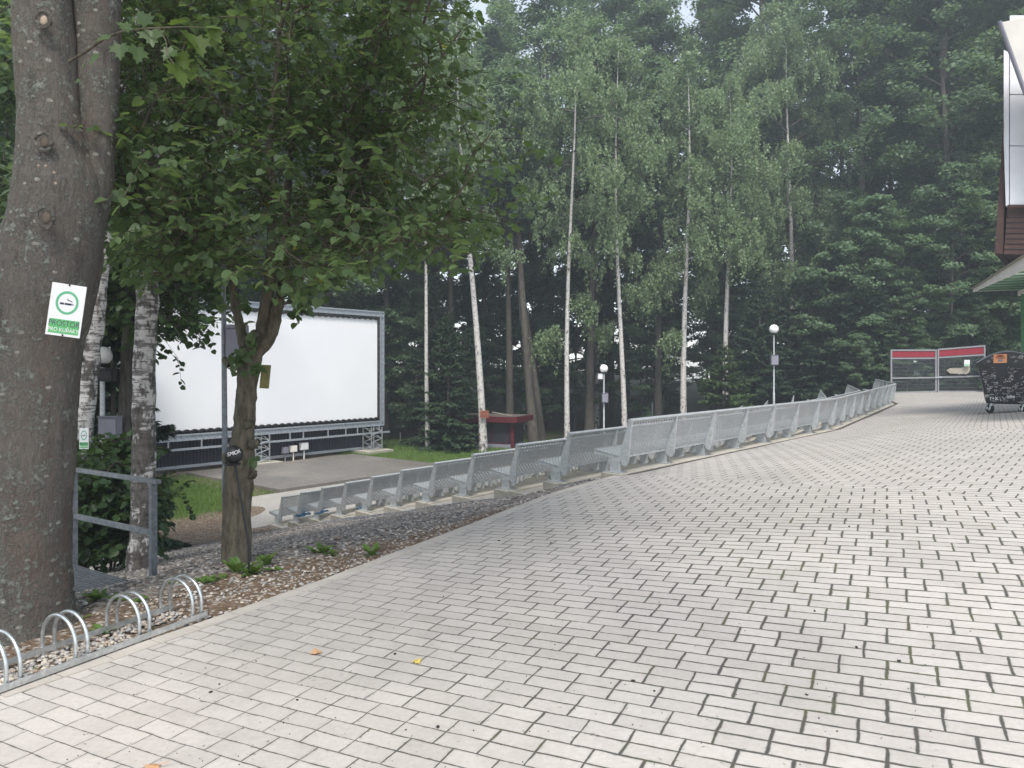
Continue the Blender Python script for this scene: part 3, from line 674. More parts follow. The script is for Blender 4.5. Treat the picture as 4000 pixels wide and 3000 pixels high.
# ------------------------------------------------------------------ smokers' ball ashtray on a rod
b = at(975, 2277, 5.75); c = at(913, 1775, 5.75)
root = empty('ball_ashtray', b, 'black ball ashtray on a thin rod, chalked SMOK, before the linden trunk', 'ashtray')
cc = c - b; r = 36 * 5.75 / F
m = MB(); m.sphere(cc, r, 28, 18); m.build('ball', M['black'], root, smooth=True)
m = MB(); m.tube([cc + Vector((0, 0, -r - 0.004)), cc + Vector((0, 0, -r + 0.012))], [r * 0.8, r * 0.45], 24); dz = cc.z - r
m.tube([cc + Vector((-0.0, 0, -r - 0.012)), cc + Vector((0, 0, -r - 0.003))], [r * 0.75, r * 0.8], 24); m.build('dish', M['black'], root, smooth=True)
m = MB(); m.tube([(0, 0, -0.1), (0.012 - 0.02, 0, 0.3), cc + Vector((0.01, 0, -r))], [0.008, 0.009, 0.011], 8); m.build('rod', M['black'], root, smooth=True)
tm = text_mesh('SMOK', 0.041, 0.0004); vv = np.zeros(len(tm.vertices) * 3, dtype=np.float32); tm.vertices.foreach_get('co', vv); vv = vv.reshape(-1, 3)
lon = vv[:, 0] / r + R(25); lat = (vv[:, 1] + 0.018 + 0.25 * vv[:, 0]) / r; rr = r + 0.001 + vv[:, 2] * 0.3
tm.vertices.foreach_set('co', np.stack([rr * np.cos(lat) * np.sin(lon), -rr * np.cos(lat) * np.cos(lon), rr * np.sin(lat)], -1).astype(np.float32).ravel())
o = link('chalk_lettering', tm, M['chalk'], root); o.location = cc

# ------------------------------------------------------------------ smoking-area signs
def smoke_sign(w_, h_, label):
    root = empty('smoking_area_sign', (0, 0, 0), label, 'sign', 'green and white smoking area signs')
    m = MB(); m.box((0, 0, 0), (w_, 0.004, h_)); m.build('plate', M['signwhite'], root, bevel=0.0012)
    m = MB(); R_ = w_ * 0.33; zc = h_ * 0.145; n = 40
    P = []
    for rr in (R_, R_ * 0.79):
        for y in (-0.0032, -0.0020): P += [(rr * math.cos(2 * PI * i / n), y, zc + rr * math.sin(2 * PI * i / n)) for i in range(n)]
    Fq = []
    for i in range(n):
        j = (i + 1) % n
        Fq += [(i, j, 2 * n + j, 2 * n + i), (n + i, 3 * n + i, 3 * n + j, n + j), (i, n + i, n + j, j), (2 * n + i, 2 * n + j, 3 * n + j, 3 * n + i)]
    m.add(P, Fq); m.build('ring', M['ringgreen'], root)
    m = MB()
    for (x, ww) in ((-0.145, 0.115), (0.035, 0.20), (0.168, 0.02)): m.box((x * w_, -0.0028, zc - h_ * 0.022), (ww * w_, 0.0016, h_ * 0.035))
    P = [(0.155, 0.015), (0.135, 0.045), (0.09, 0.062), (0.03, 0.072), (-0.005, 0.085), (-0.02, 0.115)]; W_ = [0.004, 0.011, 0.012, 0.012, 0.010, 0.003]
    up = [(x * w_, -0.0029, zc + z * w_ + q * w_) for (x, z), q in zip(P, W_)]; lo = [(x * w_, -0.0029, zc + z * w_ - q * w_) for (x, z), q in zip(P, W_)]
    k = len(P); m.add(up + lo, [(i, i + 1, k + i + 1, k + i) for i in range(k - 1)])
    P2 = [(0.02, 0.085), (0.005, 0.105), (0.01, 0.125)]; m.add([(x * w_ + s * w_ * 0.006, -0.0029, zc + z * w_) for x, z in P2 for s in (-1, 1)], [(0, 1, 3, 2), (2, 3, 5, 4)])
    m.build('cigarette_symbol', M['navy'], root)
    m = MB(); m.box((0, -0.0028, -h_ * 0.315), (w_ * 0.87, 0.0016, h_ * 0.27)); m.build('green_field', M['signgreen'], root)
    for s, sz, z, mt, nm in (('PROSTOR', 0.205, -0.262, 'navy', 'lettering'), ('PRO KUŘÁKY', 0.145, -0.385, 'signwhite', 'lettering')):
        tm = text_mesh(s, w_ * sz, 0.0005)
        if mt == 'navy':
            ol = text_mesh(s, w_ * sz, 0.0002, off=0.0005)
            o = link('lettering_outline', ol, M['signwhite'], root); o.rotation_euler = (R(90), 0, 0); o.location = (0, -0.0038, h_ * z); o.scale = (1.0, 1.08, 1)
        o = link(nm, tm, M[mt], root); o.rotation_euler = (R(90), 0, 0); o.location = (0, -0.0042, h_ * z); o.scale = (1.0, 1.08, 1)
    m = MB()
    for z in (0.485, -0.478): m.tube([(0.0, -0.007, h_ * z), (0, 0.004, h_ * z)], w_ * 0.028, 10)
    m.build('screw', M['black'], root)
    reg(root); return root
sgn = smoke_sign(0.205, 0.30, 'green and white smoking-area sign nailed tilted to the big maple trunk')
def orient(o, tl, tr, bl, br, wd=None):
    X_ = ((tr - tl) + (br - bl)) / 2; Z_ = ((tl - bl) + (tr - br)) / 2
    wl, hl = X_.length, Z_.length; X_.normalize(); Y_ = Z_.cross(X_).normalized(); Z_ = X_.cross(Y_)
    o.matrix_world = Matrix.Translation((tl + tr + bl + br) / 4) @ Matrix((X_, Y_, Z_)).transposed().to_4x4() @ Matrix.Diagonal((wl / 0.205, 1, hl / 0.30, 1))
DS = 4.26
orient(sgn, at(204, 1099, DS), at(342, 1124, DS + 0.06), at(177, 1307, DS), at(309, 1320, DS + 0.06))
s2 = copy_tree(sgn); s2['label'] = 'small smoking-area sign half hidden by the hazel leaves beside the leaning birch'
orient(s2, at(313, 1672, 7.6), at(349, 1670, 7.6), at(307, 1753, 7.6), at(344, 1755, 7.6))
s3 = copy_tree(sgn); s3['label'] = 'small smoking-area sign hung on the mesh of the far gate'
orient(s3, at(3767, 1406, 37.7), at(3788, 1406, 37.7), at(3767, 1431, 37.7), at(3788, 1431, 37.7))

# ------------------------------------------------------------------ railing and steel footbridge
A = at(598, 2256, 6.1); A.z = EYE - 1.72; dr = Vector((-0.83, 0.55, 0)).normalized()
root = empty('handrail', A, 'grey steel handrail with two posts beside the grating walkway', 'railing')
m = MB(); top = Vector((0, 0, 0.795)); m.bar(top - dr * 0.08, top + dr * 4.5, 0.05, 0.035); m.build('top_bar', M['galv_dark'], root, bevel=0.004)
m = MB(); mid = Vector((0, 0, 0.37)); m.bar(mid + dr * 0.028, mid + dr * 4.5, 0.035, 0.045); m.build('middle_bar', M['galv_dark'], root, bevel=0.004)
for s in (0.0, 1.28, 3.4):
    m = MB(); m.bar(dr * s + Vector((0, 0, -0.10)), dr * s + Vector((0, 0, 0.777)), 0.05, 0.05, up=dr); m.build('post', M['galv_dark'], root, bevel=0.004)
nl = Vector((-dr.y, dr.x, 0)) * -1
nl = Vector((-0.55, -0.83, 0)).normalized()
root = empty('grating_walkway', A + nl * 0.5 - Vector((0, 0, 0.05)), 'grey steel grating walkway leading left behind the big maple', 'walkway')
m = MB(); o0 = -nl * 0.42 - dr * 0.02
for i in range(150): m.bar(o0 + dr * (i * 0.034), o0 + dr * (i * 0.034) + nl * 1.25, 0.005, 0.03)
for j in range(37): m.bar(o0 + nl * (j * 0.034) + Vector((0, 0, 0.008)), o0 + nl * (j * 0.034) + dr * 5.1 + Vector((0, 0, 0.008)), 0.004, 0.016)
m.build('grating', M['galv_dark'], root)
m = MB()
for j in (0.0, 1.25): m.bar(o0 + nl * j + Vector((0, 0, -0.05)), o0 + nl * j + dr * 5.1 + Vector((0, 0, -0.05)), 0.03, 0.1)
m.bar(o0 - dr * 0.02 + Vector((0, 0, -0.03)), o0 - dr * 0.02 + nl * 1.25 + Vector((0, 0, -0.03)), 0.03, 0.09); m.build('edge_beam', M['galv_dark'], root)

# ------------------------------------------------------------------ bicycle rack
ra, rb = Vector((-2.60, 3.50)), Vector((-1.955, 4.735)); rdir = (rb - ra).normalized(); rn = Vector((-rdir.y, rdir.x))
def rz(p): return pave_z(bx(p.y), p.y) + 0.005
root = empty('bicycle_rack', (ra.x, ra.y, rz(ra)), 'low galvanised bicycle rack of paired hoops on two rails beside the kerb', 'bicycle rack')
o3 = root.location.copy(); m = MB()
def r3(s, n, z=0): p = ra + rdir * s + rn * n; return Vector((p.x, p.y, rz(p) + z)) - o3
Lr = (rb - ra).length
for n in (0.0, 0.315):
    m = MB(); m.bar(r3(-1.2, n, 0.008), r3(Lr, n, 0.008), 0.035, 0.004); m.bar(r3(-1.2, n - 0.017, 0.024), r3(Lr, n - 0.017, 0.024), 0.004, 0.034); m.build('rail', M['galv_bright'], root)
for pr in (1.368, 1.0, 0.622, 0.272, -0.11):
    for ds in (0.0, -0.066):
        s = pr + ds; P = [r3(s, 0.012, 0.0), r3(s, 0.008, 0.06)]
        for i in range(17):
            a = PI * i / 16; P.append(r3(s, 0.1575 - 0.150 * math.cos(a), 0.10 + 0.145 * math.sin(a)))
        P += [r3(s, 0.307, 0.06), r3(s, 0.303, 0.0)]
        m = MB(); m.tube(P, 0.0105, 10); m.build('hoop', M['galv_bright'], root, smooth=True)

# ------------------------------------------------------------------ gate
GD = 38.0
def gate_leaf(tl, tr, bl, br, label, mid_f=0.655, board=False):
    g0 = (bl + br) / 2; root = empty('mesh_gate', g0, label, 'gate', 'wire mesh gate leaves with red tops')
    L_ = lambda a, b, t_: a.lerp(b, t_); q = [p - g0 for p in (tl, tr, bl, br)]; tl, tr, bl, br = q
    W_ = (tr - tl).length; nrm = Vector((0, -1, 0))
    hl = lambda f: (L_(tl, bl, f), L_(tr, br, f))
    m = MB()
    for f in (0.012, 0.20, mid_f, 0.985):
        a, b = hl(f); e = (b - a).normalized() * 0.036; m.bar(a + e, b - e, 0.07, 0.075)
    m.bar(tl, bl, 0.075, 0.075, up=nrm); m.bar(tr, br, 0.075, 0.075, up=nrm); m.build('frame', M['cab_pale'], root)
    m = MB(); a, b = hl(0.035); c, d = hl(0.175); e = (b - a).normalized() * 0.04
    m.prism([a + e, b - e, d - e, c + e], (0, 0.02, 0)); m.build('banner', M['red'], root)
    m = MB(); n = 44
    for i in range(1, n):
        a, b = L_(tl, tr, i / n), L_(bl, br, i / n); m.bar(L_(a, b, 0.21), L_(a, b, 0.98), 0.006, 0.006, up=nrm)
    for i in range(10):
        a, b = hl(0.24 + i * 0.082); m.bar(a + Vector((0, -0.012, 0)), b + Vector((0, -0.012, 0)), 0.008, 0.008)
    m.build('wire_mesh', M['galv_dark'], root); return root
M['cab_pale'] = simple('grey_gate_paint', (0.20, 0.20, 0.215), 0.55, 0.1, 0.4, 0.1, 3)
g1 = gate_leaf(at(3481, 1366, GD), at(3655, 1366, GD), at(3481, 1536, GD), at(3655, 1532, GD), 'left mesh gate leaf with red banner, beside the dark spruce')
g2 = gate_leaf(at(3664, 1363, GD), at(3845, 1349, GD), at(3664, 1532, GD), at(3845, 1532, GD), 'right mesh gate leaf with red banner and wooden arrow, beside the bin')
m = MB(); P = [at(*p, GD - 0.12) for p in ((3697, 1447), (3712, 1438), (3760, 1438), (3760, 1434), (3790, 1434), (3790, 1440), (3785, 1455), (3778, 1460), (3774, 1463), (3768, 1460), (3712, 1459))]
m.prism(P, (0, 0.03, 0)); tag(m.build('arrow_board', M['greywood']), 'weathered wooden arrow board pointing left on the gate mesh', 'sign')
m = MB(); m.bar(at(3652, 1474, GD - 0.1), at(3678, 1473, GD - 0.1), 0.05, 0.04); o = m.build('latch', M['galv_bright'], None); o.parent = g2; o.location = -g2.location

# ------------------------------------------------------------------ rubbish container with chalk scribbles
BDp = 17.6; bc = at(3941, 1612, BDp); bc.z = pave_z(bc.x, bc.y + 0.5) ; sc_ = BDp / F
root = empty('waste_container', (bc.x, bc.y, bc.z), 'black wheeled waste container covered in white chalk scribbles', 'waste container', rz=R(-31)); root.scale = (0.86, 1, 1)
zt = (1612 - 1413) * sc_; zb = (1612 - 1574) * sc_; wt = 121 * sc_; wb = 84 * sc_; dp = 1.05
m = MB()
def ring(z, w_, y0, y1): return [(-w_, y0, z), (w_, y0, z), (w_, y1, z), (-w_, y1, z)]
rs = [ring(zb, wb, 0.16, dp - 0.14), ring(zb + 0.05, wb * 1.03, 0.12, dp - 0.1), ring(zt - 0.07, wt * 0.965, 0.03, dp - 0.02), ring(zt - 0.06, wt * 1.02, -0.02, dp + 0.03), ring(zt, wt * 1.02, -0.02, dp + 0.03)]
P = [p for r_ in rs for p in r_]; Fq = [(0, 3, 2, 1), (16, 17, 18, 19)]
for i in range(4):
    for k in range(4): Fq.append((4 * i + k, 4 * i + (k + 1) % 4, 4 * (i + 1) + (k + 1) % 4, 4 * (i + 1) + k))
m.add(P, Fq)
m.build('body', M['binplastic'], root, bevel=0.018, smooth=True)
m = MB()                                       # moulded lifting recess and diagonal rib on the front
def front_y(z): return 0.12 + (z - zb - 0.05) / (zt - 0.07 - zb - 0.05) * (0.03 - 0.12)
def fp(px, py, out=0.0):
    x = (px - 3941) * sc_; z = (1612 - py) * sc_; return Vector((x, front_y(z) - out, z))
rib = [(3890, 1425), (3938, 1425), (3933, 1448), (3918, 1470), (3921, 1492), (3945, 1495), (3985, 1450), (3998, 1425), (4008, 1425), (3995, 1462), (3952, 1508), (3915, 1504), (3906, 1472), (3900, 1462), (3888, 1456)]
m.prism([fp(a, b, 0.0) for a, b in rib], (0, -0.03, 0)); m.build('rib', M['binplastic'], root, bevel=0.006)
m = MB(); n = 20; arc = [(-wt * 1.0 + 2 * wt * i / n, (1412 - 1369) * sc_ * (1 - abs(2 * i / n - 1) ** 2.0)) for i in range(n + 1)]
poly = [(x, 0, zt + 0.012 + z) for x, z in arc]; m.prism([(x, -0.04, z) for x, _, z in poly], (0, dp + 0.09, 0)); m.build('lid', M['binplastic'], root, bevel=0.012)
m = MB()
for y in (-0.052, dp + 0.06): m.tube([(x * 1.01, y, z + 0.004) for x, _, z in poly], 0.014, 6)
m.build('lid_rim', M['cab_grey'], root)
for (wx, wy) in ((3868, 0.2), (3992, 0.2), (3872, 0.9), (4012, 0.9)):
    x = (wx - 3941) * sc_; r = 0.1
    wl = MB(); wl.tube([(x, wy - 0.028, r), (x + 0.006, wy - 0.022, r), (x + 0.018, wy + 0.022, r), (x + 0.022, wy + 0.028, r)], [r * 0.85, r, r, r * 0.85], 22); wo_ = wl.build('wheel', M['rubber'], root, smooth=True)
    hb = MB(); hb.tube([(x, wy - 0.033, r), (x + 0.022, wy + 0.033, r)], r * 0.38, 14); hb.bar((x, wy - 0.045, r), (x + 0.05, wy - 0.045, zb + 0.02), 0.05, 0.012, up=(0, 1, 0)); hb.bar((x + 0.022, wy + 0.045, r), (x + 0.07, wy + 0.045, zb + 0.02), 0.05, 0.012, up=(0, 1, 0)); hb.bar((x - 0.06, wy - 0.04, r), (x - 0.06, wy - 0.04, r + 0.06), 0.03, 0.02, up=(0, 1, 0)); hb.build('castor_fork', M['galv'], wo_)
m = MB(); zc_ = zt + 0.012; m.prism([Vector(((a - 3941) * sc_, -0.048, (1612 - b) * sc_)) for a, b in ((3882, 1379), (3933, 1377), (3933, 1411), (3882, 1413))], (0, -0.006, 0)); stk = m.build('sticker', M['orange'], root)
m = MB(); pc = lambda a, b: Vector(((a - 3941) * sc_, -0.0575, (1612 - b) * sc_))
m.prism([pc(3908 + 14 * math.cos(2 * PI * i / 20), 1384 + 3.2 * math.sin(2 * PI * i / 20)) for i in range(20)], (0, 0.002, 0)); m.build('red_ellipse', M['red'], stk)
m = MB(); m.prism([pc(3899, 1398), pc(3917, 1398), pc(3917, 1407), pc(3899, 1407)], (0, 0.002, 0)); m.build('printed_box', M['cab_grey'], stk)
for s, py, sz in (('PREDEBRAK', 1390.0, 0.046), ('K LAPOSENI', 1395.0, 0.036)):
    o = link('lettering', text_mesh(s, sz, 0.0008), M['navy'], stk); o.rotation_euler = (R(90), 0, 0); o.location = pc(3908, py)
rg = random.Random(11); m = MB(); words = []
def stroke(pts, wd=0.0042):
    P = [fp(a, b, 0.0035) if b > 1418 else Vector(((a - 3941) * sc_, -0.0445, (1612 - b) * sc_)) for a, b in pts]; m.tube(P, wd * rg.uniform(0.4, 0.8), 4, caps=False)
for _ in range(280):
    lid = rg.random() < 0.22
    if lid: a = rg.uniform(3855, 4030); b = rg.uniform(1384, 1410); 
    else: b = rg.uniform(1424, 1566); half = 116 - (b - 1413) * 0.2; a = 3941 + rg.uniform(-half + 6, half - 14)
    if lid and (3876 < a < 3938 or abs(a - 3941) > 115 * math.sqrt(max(0.0, 1 - (1412 - b) / 43)) - 16): continue
    typ = rg.random(); hgt = rg.uniform(2, 5.5)
    if typ < 0.6:                               # scribbled word
        L_ = rg.uniform(5, 20); n = int(L_ / 1.1); stroke([(a + i * 1.1, b + hgt * 0.5 * rg.uniform(-1, 1) + (i * 0.02)) for i in range(max(4, n))], 0.0032)
    elif typ < 0.8:                             # ring or heart
        e = rg.uniform(0.6, 1.2); stroke([(a + hgt * math.cos(t_ * 0.6), b + hgt * e * math.sin(t_ * 0.6) + rg.uniform(-.3, .3)) for t_ in range(12)])
    else:                                       # cross or tick
        stroke([(a, b - hgt), (a + rg.uniform(-3, 3), b + hgt)]); stroke([(a - 3, b + rg.uniform(-1, 1)), (a + 4, b + rg.uniform(-2, 2))])
m.build('chalk_scribbles', M['chalk'], root)
for s, a, b, sz in (('EI', 3857, 1543, 0.10), ('1+X', 3884, 1553, 0.12), ('HN', 3950, 1545, 0.11), ('SK', 3900, 1442, 0.09)):
    o = link('chalk_lettering', text_mesh(s, sz, 0.001), M['chalk'], root); o.rotation_euler = (R(90 - 6), 0, 0); o.location = fp(a, b, 0.006)

# ------------------------------------------------------------------ canopy and projection building on the right
t = NT('translucent_roof_sheet'); b0_ = t.n('BsdfDiffuse', {'Color': (0.7, 0.7, 0.68)}); b1_ = t.n('BsdfTranslucent', {'Color': (0.75, 0.76, 0.74)}); mx_ = t.n('MixShader', {0: 0.65, 1: b0_.outputs[0], 2: b1_.outputs[0]}); t.t.links.new(mx_.outputs[0], t.out.inputs[0]); M['roofsheet'] = t.mat
e0 = at(3806, 1143, 21.0); zc = e0.z
ed = Vector((-2.75, -6.3, 0)).normalized()      # edge runs towards the camera
px_ = Vector((0.92, -0.40, 0)).normalized()
pp = at(3935, 1160, 20.3)
root = empty('canopy', (pp.x, pp.y, pave_z(pp.x, pp.y)), 'flat pale canopy on a green post beside the waste container', 'canopy')
ro = root.location
def CP_(s, t_, z): p = e0 + ed * s + px_ * t_; return Vector((p.x, p.y, z)) - ro
m = MB(); m.prism([CP_(0, 0, zc + 0.10), CP_(9, 0, zc + 0.10), CP_(9, 5, zc + 0.10), CP_(0, 5, zc + 0.10)], (0, 0, 0.05)); m.build('roof', M['roofsheet'], root)
m = MB(); m.prism([CP_(-0.03, -0.03, zc + 0.02), CP_(9, -0.03, zc - 0.17), CP_(9, -0.03, zc + 0.18), CP_(-0.03, -0.03, zc + 0.10)], px_ * 0.03); m.prism([CP_(-0.03, 0.015, zc + 0.03), CP_(0.01, 0.015, zc + 0.03), CP_(0.01, 5, zc + 0.03), CP_(-0.03, 5, zc + 0.03)], (0, 0, 0.065)); m.build('fascia', M['cream'], root)
m = MB(); m.bar(CP_(0.0, -0.05, zc + 0.115), CP_(9, -0.05, zc + 0.195), 0.05, 0.025); m.build('edge_trim', M['greywood'], root)
for i in range(13):
    m = MB(); m.bar(CP_(0.35 + i * 0.68, 0.03, zc + 0.035), CP_(0.35 + i * 0.68, 4.9, zc + 0.035), 0.06, 0.05); m.build('joist', M['greenpaint'], root)
m = MB(); m.bar(CP_(0.2, 1.05, zc - 0.09), CP_(9, 1.05, zc - 0.09), 0.12, 0.12); m.build('beam', M['cream'], root)
m = MB(); b_ = CP_(0.75, 1.05, zc - 0.155); m.bar((b_.x, b_.y, -0.2), b_, 0.13, 0.13, up=(0, 1, 0)); m.bar((b_.x, b_.y, b_.z - 0.9), (b_.x + 0.16, b_.y - 0.30, b_.z - 0.03), 0.09, 0.09, up=(0, 1, 0)); m.build('post', M['greenpaint'], root, bevel=0.006)

HD = 18.0
root = empty('projection_building', at(4100, 1400, 19), 'overhanging projection cabin with white cladding over dark brown timber', 'building')
root.location.z = pave_z(root.location.x, root.location.y); ro = root.location
def B_(px, py, D): return at(px, py, D) - ro
side = Vector((3.9, 5.0, 0))
m = MB(); m.prism([B_(3921, 992, HD), B_(4330, 1000, HD - 0.6), B_(4330, 800, HD - 0.6), B_(3935, 806, HD)], side); m.build('timber_base', M['timber'], root)
m = MB()
for i in range(1, 9):
    f = i / 9; a = B_(3921 + 14 * f, 992 - 186 * f, HD - 0.012); b = B_(4330, 1000 - 200 * f, HD - 0.612); m.bar(a, b, 0.015, 0.012)
m.build('board_joint', M['black'], root)
m = MB(); m.prism([B_(3886, 990, HD + 0.1), B_(3919.5, 992, HD + 0.05), B_(3933, 300, HD + 0.05), B_(3921, 440, HD + 0.1)], side * 0.5); m.build('timber_cheek', M['timber'], root)
m = MB(); m.prism([B_(3929, 804, HD - 0.02), B_(3941, 806, HD - 0.06), B_(3941, 205, HD - 0.06), B_(3921, 195, HD - 0.02), B_(3921, 560, HD - 0.02)], side * 0.4); m.build('corner_trim', M['whitewall'], root)
for (y0, y1, dx) in ((800, 571, 0), (568, 371, 1), (368, 60, 2)):
    m = MB(); m.prism([B_(3944, y0, HD - 0.05), B_(4330, y0 + 4, HD - 0.65), B_(4330, y1, HD - 0.65), B_(3944, y1, HD - 0.05)], side * 0.3); m.build('cladding_sheet', M['whitewall'], root, bevel=0.01)
m = MB(); m.bar(B_(3936, 806, HD - 0.1), B_(4330, 808, HD - 0.7), 0.05, 0.07); m.build('drip_edge', M['timber'], root)
m = MB(); m.prism([B_(3906, 88, 16.6), B_(4330, 0, 16.0), B_(4330, 1180, 16.0 + 1.2), B_(4000, 345, 16.9)], Vector((0.62, 0.7, 0.05))); m.build('roof_verge', M['cream'], root)
m = MB(); m.tube([B_(3904, 84, 16.55), B_(3999, 348, 16.85), B_(4200, 860, 17.0)], 0.045, 8); m.build('gutter', M['cab_grey'], root)

# ------------------------------------------------------------------ red kiosk by the trees and its neighbours
M['roofing'] = simple('grey_roofing_felt', (0.10, 0.085, 0.075), 0.9, 0, 0.2, 0.25, 3)
KA, KB = Vector((-4.9, 42.6, 0)), Vector((0.15, 40.6, 0)); kx = (KB - KA).normalized(); ky = Vector((-kx.y, kx.x, 0)); kw = (KB - KA).length
kz = EYE - 4.42; root = empty('red_kiosk', (KA + KB) / 2 + Vector((0, 0, kz)), 'low kiosk with dark red roof edge and dark windows behind the birches', 'kiosk'); ro = root.location
def K_(s, d, z): p = KA + kx * s + ky * d; return Vector((p.x, p.y, kz + z)) - ro
m = MB(); m.prism([K_(0.15, 0.15, 0), K_(kw - 0.25, 0.15, 0), K_(kw - 0.25, 2.2, 0), K_(0.15, 2.2, 0)], (0, 0, 0.24)); m.build('base', M['cab_grey'], root)
m = MB(); m.prism([K_(0.2, 0.22, 0.24), K_(kw - 0.3, 0.22, 0.24), K_(kw - 0.3, 2.15, 0.24), K_(0.2, 2.15, 0.24)], (0, 0, 1.2)); m.build('wall', M['charcoal'], root)
for s0, s1 in ((0.35, 1.6), (1.7, 2.85), (2.95, 4.0), (4.05, 4.95)):
    m = MB(); m.prism([K_(s0, 0.20, 0.32), K_(s1, 0.20, 0.32), K_(s1, 0.20, 1.38), K_(s0, 0.20, 1.38)], ky * -0.02); wn = m.build('window', M['glass'], root)
    m = MB()
    for a, b in (((s0, .30), (s1, .30)), ((s0, 1.40), (s1, 1.40)), ((s0 - .02, .3), (s0 - .02, 1.4)), ((s1 + .02, .3), (s1 + .02, 1.4))): m.bar(K_(a[0], 0.165, a[1]), K_(b[0], 0.165, b[1]), 0.05, 0.05, up=ky)
    m.build('window_frame', M['darkred'], wn)
m = MB(); m.prism([K_(kw - 0.28, 0.1, 0), K_(kw - 0.1, 0.1, 0), K_(kw - 0.1, 0.26, 0), K_(kw - 0.28, 0.26, 0)], (0, 0, 1.5)); m.build('post', M['darkred'], root)
m = MB(); m.prism([K_(-0.15, -0.2, 1.46), K_(kw + 0.2, -0.2, 1.46), K_(kw + 0.2, -0.12, 1.46), K_(-0.15, -0.12, 1.46)], (0, 0, 0.32)); m.prism([K_(kw + 0.12, -0.11, 1.46), K_(kw + 0.2, -0.11, 1.46), K_(kw + 0.2, 2.4, 1.46), K_(kw + 0.12, 2.4, 1.46)], (0, 0, 0.31)); m.build('fascia', M['darkred'], root)
m = MB(); m.prism([K_(-0.15, -0.1, 1.74), K_(kw + 0.1, -0.1, 1.74), K_(kw + 0.1, 1.9, 1.76), K_(-0.15, 1.9, 1.76)], (0, 0, 0.05)); m.build('roof', M['roofing'], root)
m = MB(); m.bar(K_(kw - 1.6, 0.6, 1.98), K_(kw - 0.2, 0.1, 1.83), 0.05, 0.05); m.build('roof_batten', M['greywood'], root)
m = MB(); m.box(K_(0.1, -0.05, 0.75), (0.12, 0.1, 1.45)); m.box(K_(0.45, 0.0, 1.62), (0.6, 0.06, 0.30)); m.build('pale_panel', M['cream'], root)
bd = at(1892, 1618, 39.1)
root = empty('brown_board', bd, 'rust-brown lettered board fixed to the birch before the red kiosk', 'sign')
m = MB(); m.box((0, 0, 0), (0.46, 0.04, 0.38)); m.build('board', M['brown_sign'], root, bevel=0.006)
for s, z in (('MUZEUM', 0.085), ('PLAKATY', -0.085)):
    o = link('lettering', text_mesh(s, 0.125, 0.002), M['timber'], root); o.rotation_euler = (R(90), 0, 0); o.location = (0, -0.024, z); o.scale = (0.82, 1.2, 1)
for (px, py0, py1, D, lab) in ((1564, 1690, 1765, 44, 'thin grey fence post on the lawn right of the screen'), (2548, 1572, 1650, 47, 'thin grey fence post among the trees above the benches')):
    a, b = at(px, py1, D), at(px, py0, D); root = empty('fence_post', a, lab, 'post')
    m = MB(); m.tube([(0, 0, -0.8), (0, 0, b.z - a.z)], 0.045, 10); m.build('post', M['galv_dark'], root); m = MB(); m.tube([(0, 0, b.z - a.z), (0, 0, b.z - a.z + 0.03)], [0.055, 0.03], 10); m.build('post_cap', M['black'], root)
# ------------------------------------------------------------------ vegetation
def unit(a): return a / (np.linalg.norm(a, axis=-1, keepdims=True) + 1e-9)
def place_leaves(tv, tf, C, axis, nrm, size):
    """copies of a small leaf template (x across, y along, z up)"""
    N = len(C); axis = unit(axis); xx = unit(np.cross(axis, nrm)); nn = np.cross(xx, axis)
    V = C[:, None, :] + size[:, None, None] * (tv[None, :, 0:1] * xx[:, None, :] + tv[None, :, 1:2] * axis[:, None, :] + tv[None, :, 2:3] * nn[:, None, :])
    k = len(tv); Fq = tf[None] + (np.arange(N) * k)[:, None, None]
    return V.reshape(-1, 3), Fq.reshape(-1, tf.shape[1])
RH_V = np.array([(0, -0.5, 0), (0.34, -0.02, 0.05), (0, 0.5, -0.03), (-0.34, -0.02, 0.05)]); RH_F = np.array([(0, 1, 2, 3)])
def leaf_template(side, lift=0.10, droop=0.12):
    """two folded halves; side = [(x, y)...] from base to tip"""
    pts = [(0, 0, 0)] + [(x, y, lift * (x / 0.5) - droop * y * y) for x, y in side] + [(0, 1, -droop)]
    k = len(pts); left = [(-x, y, z) for x, y, z in pts[1:-1]]
    V = np.array(pts + left); f1 = tuple(range(k)); f2 = (0, k - 1) + tuple(range(k + len(left) - 1, k - 1, -1))
    return V, np.array([f1, f2])
LIND = leaf_template([(0.20, -0.10), (0.44, 0.06), (0.50, 0.34), (0.34, 0.66), (0.13, 0.88)])
HAZ = leaf_template([(0.30, 0.05), (0.44, 0.34), (0.40, 0.62), (0.16, 0.88)])
MAPL = leaf_template([(0.12, -0.06), (0.40, -0.12), (0.34, 0.10), (0.66, 0.20), (0.50, 0.36), (0.62, 0.56), (0.36, 0.52), (0.24, 0.60), (0.27, 0.80), (0.14, 0.78)], 0.10, 0.2)
def trunk_path(rng, H, sway, n=9, lean=(0, 0)):
    z = np.linspace(0, H, n); ph = rng.uniform(0, 6, 4); s = z / H
    return np.stack([lean[0] * s + sway * (np.sin(s * 4 + ph[0]) - math.sin(ph[0])) * s, lean[1] * s + sway * (np.sin(s * 3.3 + ph[1]) - math.sin(ph[1])) * s, z], -1)
def interp_path(P, f):
    n = len(P) - 1; f = np.clip(np.asarray(f), 0, 1) * n; i = np.minimum(f.astype(int), n - 1); t = (f - i)[..., None]; return P[i] * (1 - t) + P[i + 1] * t
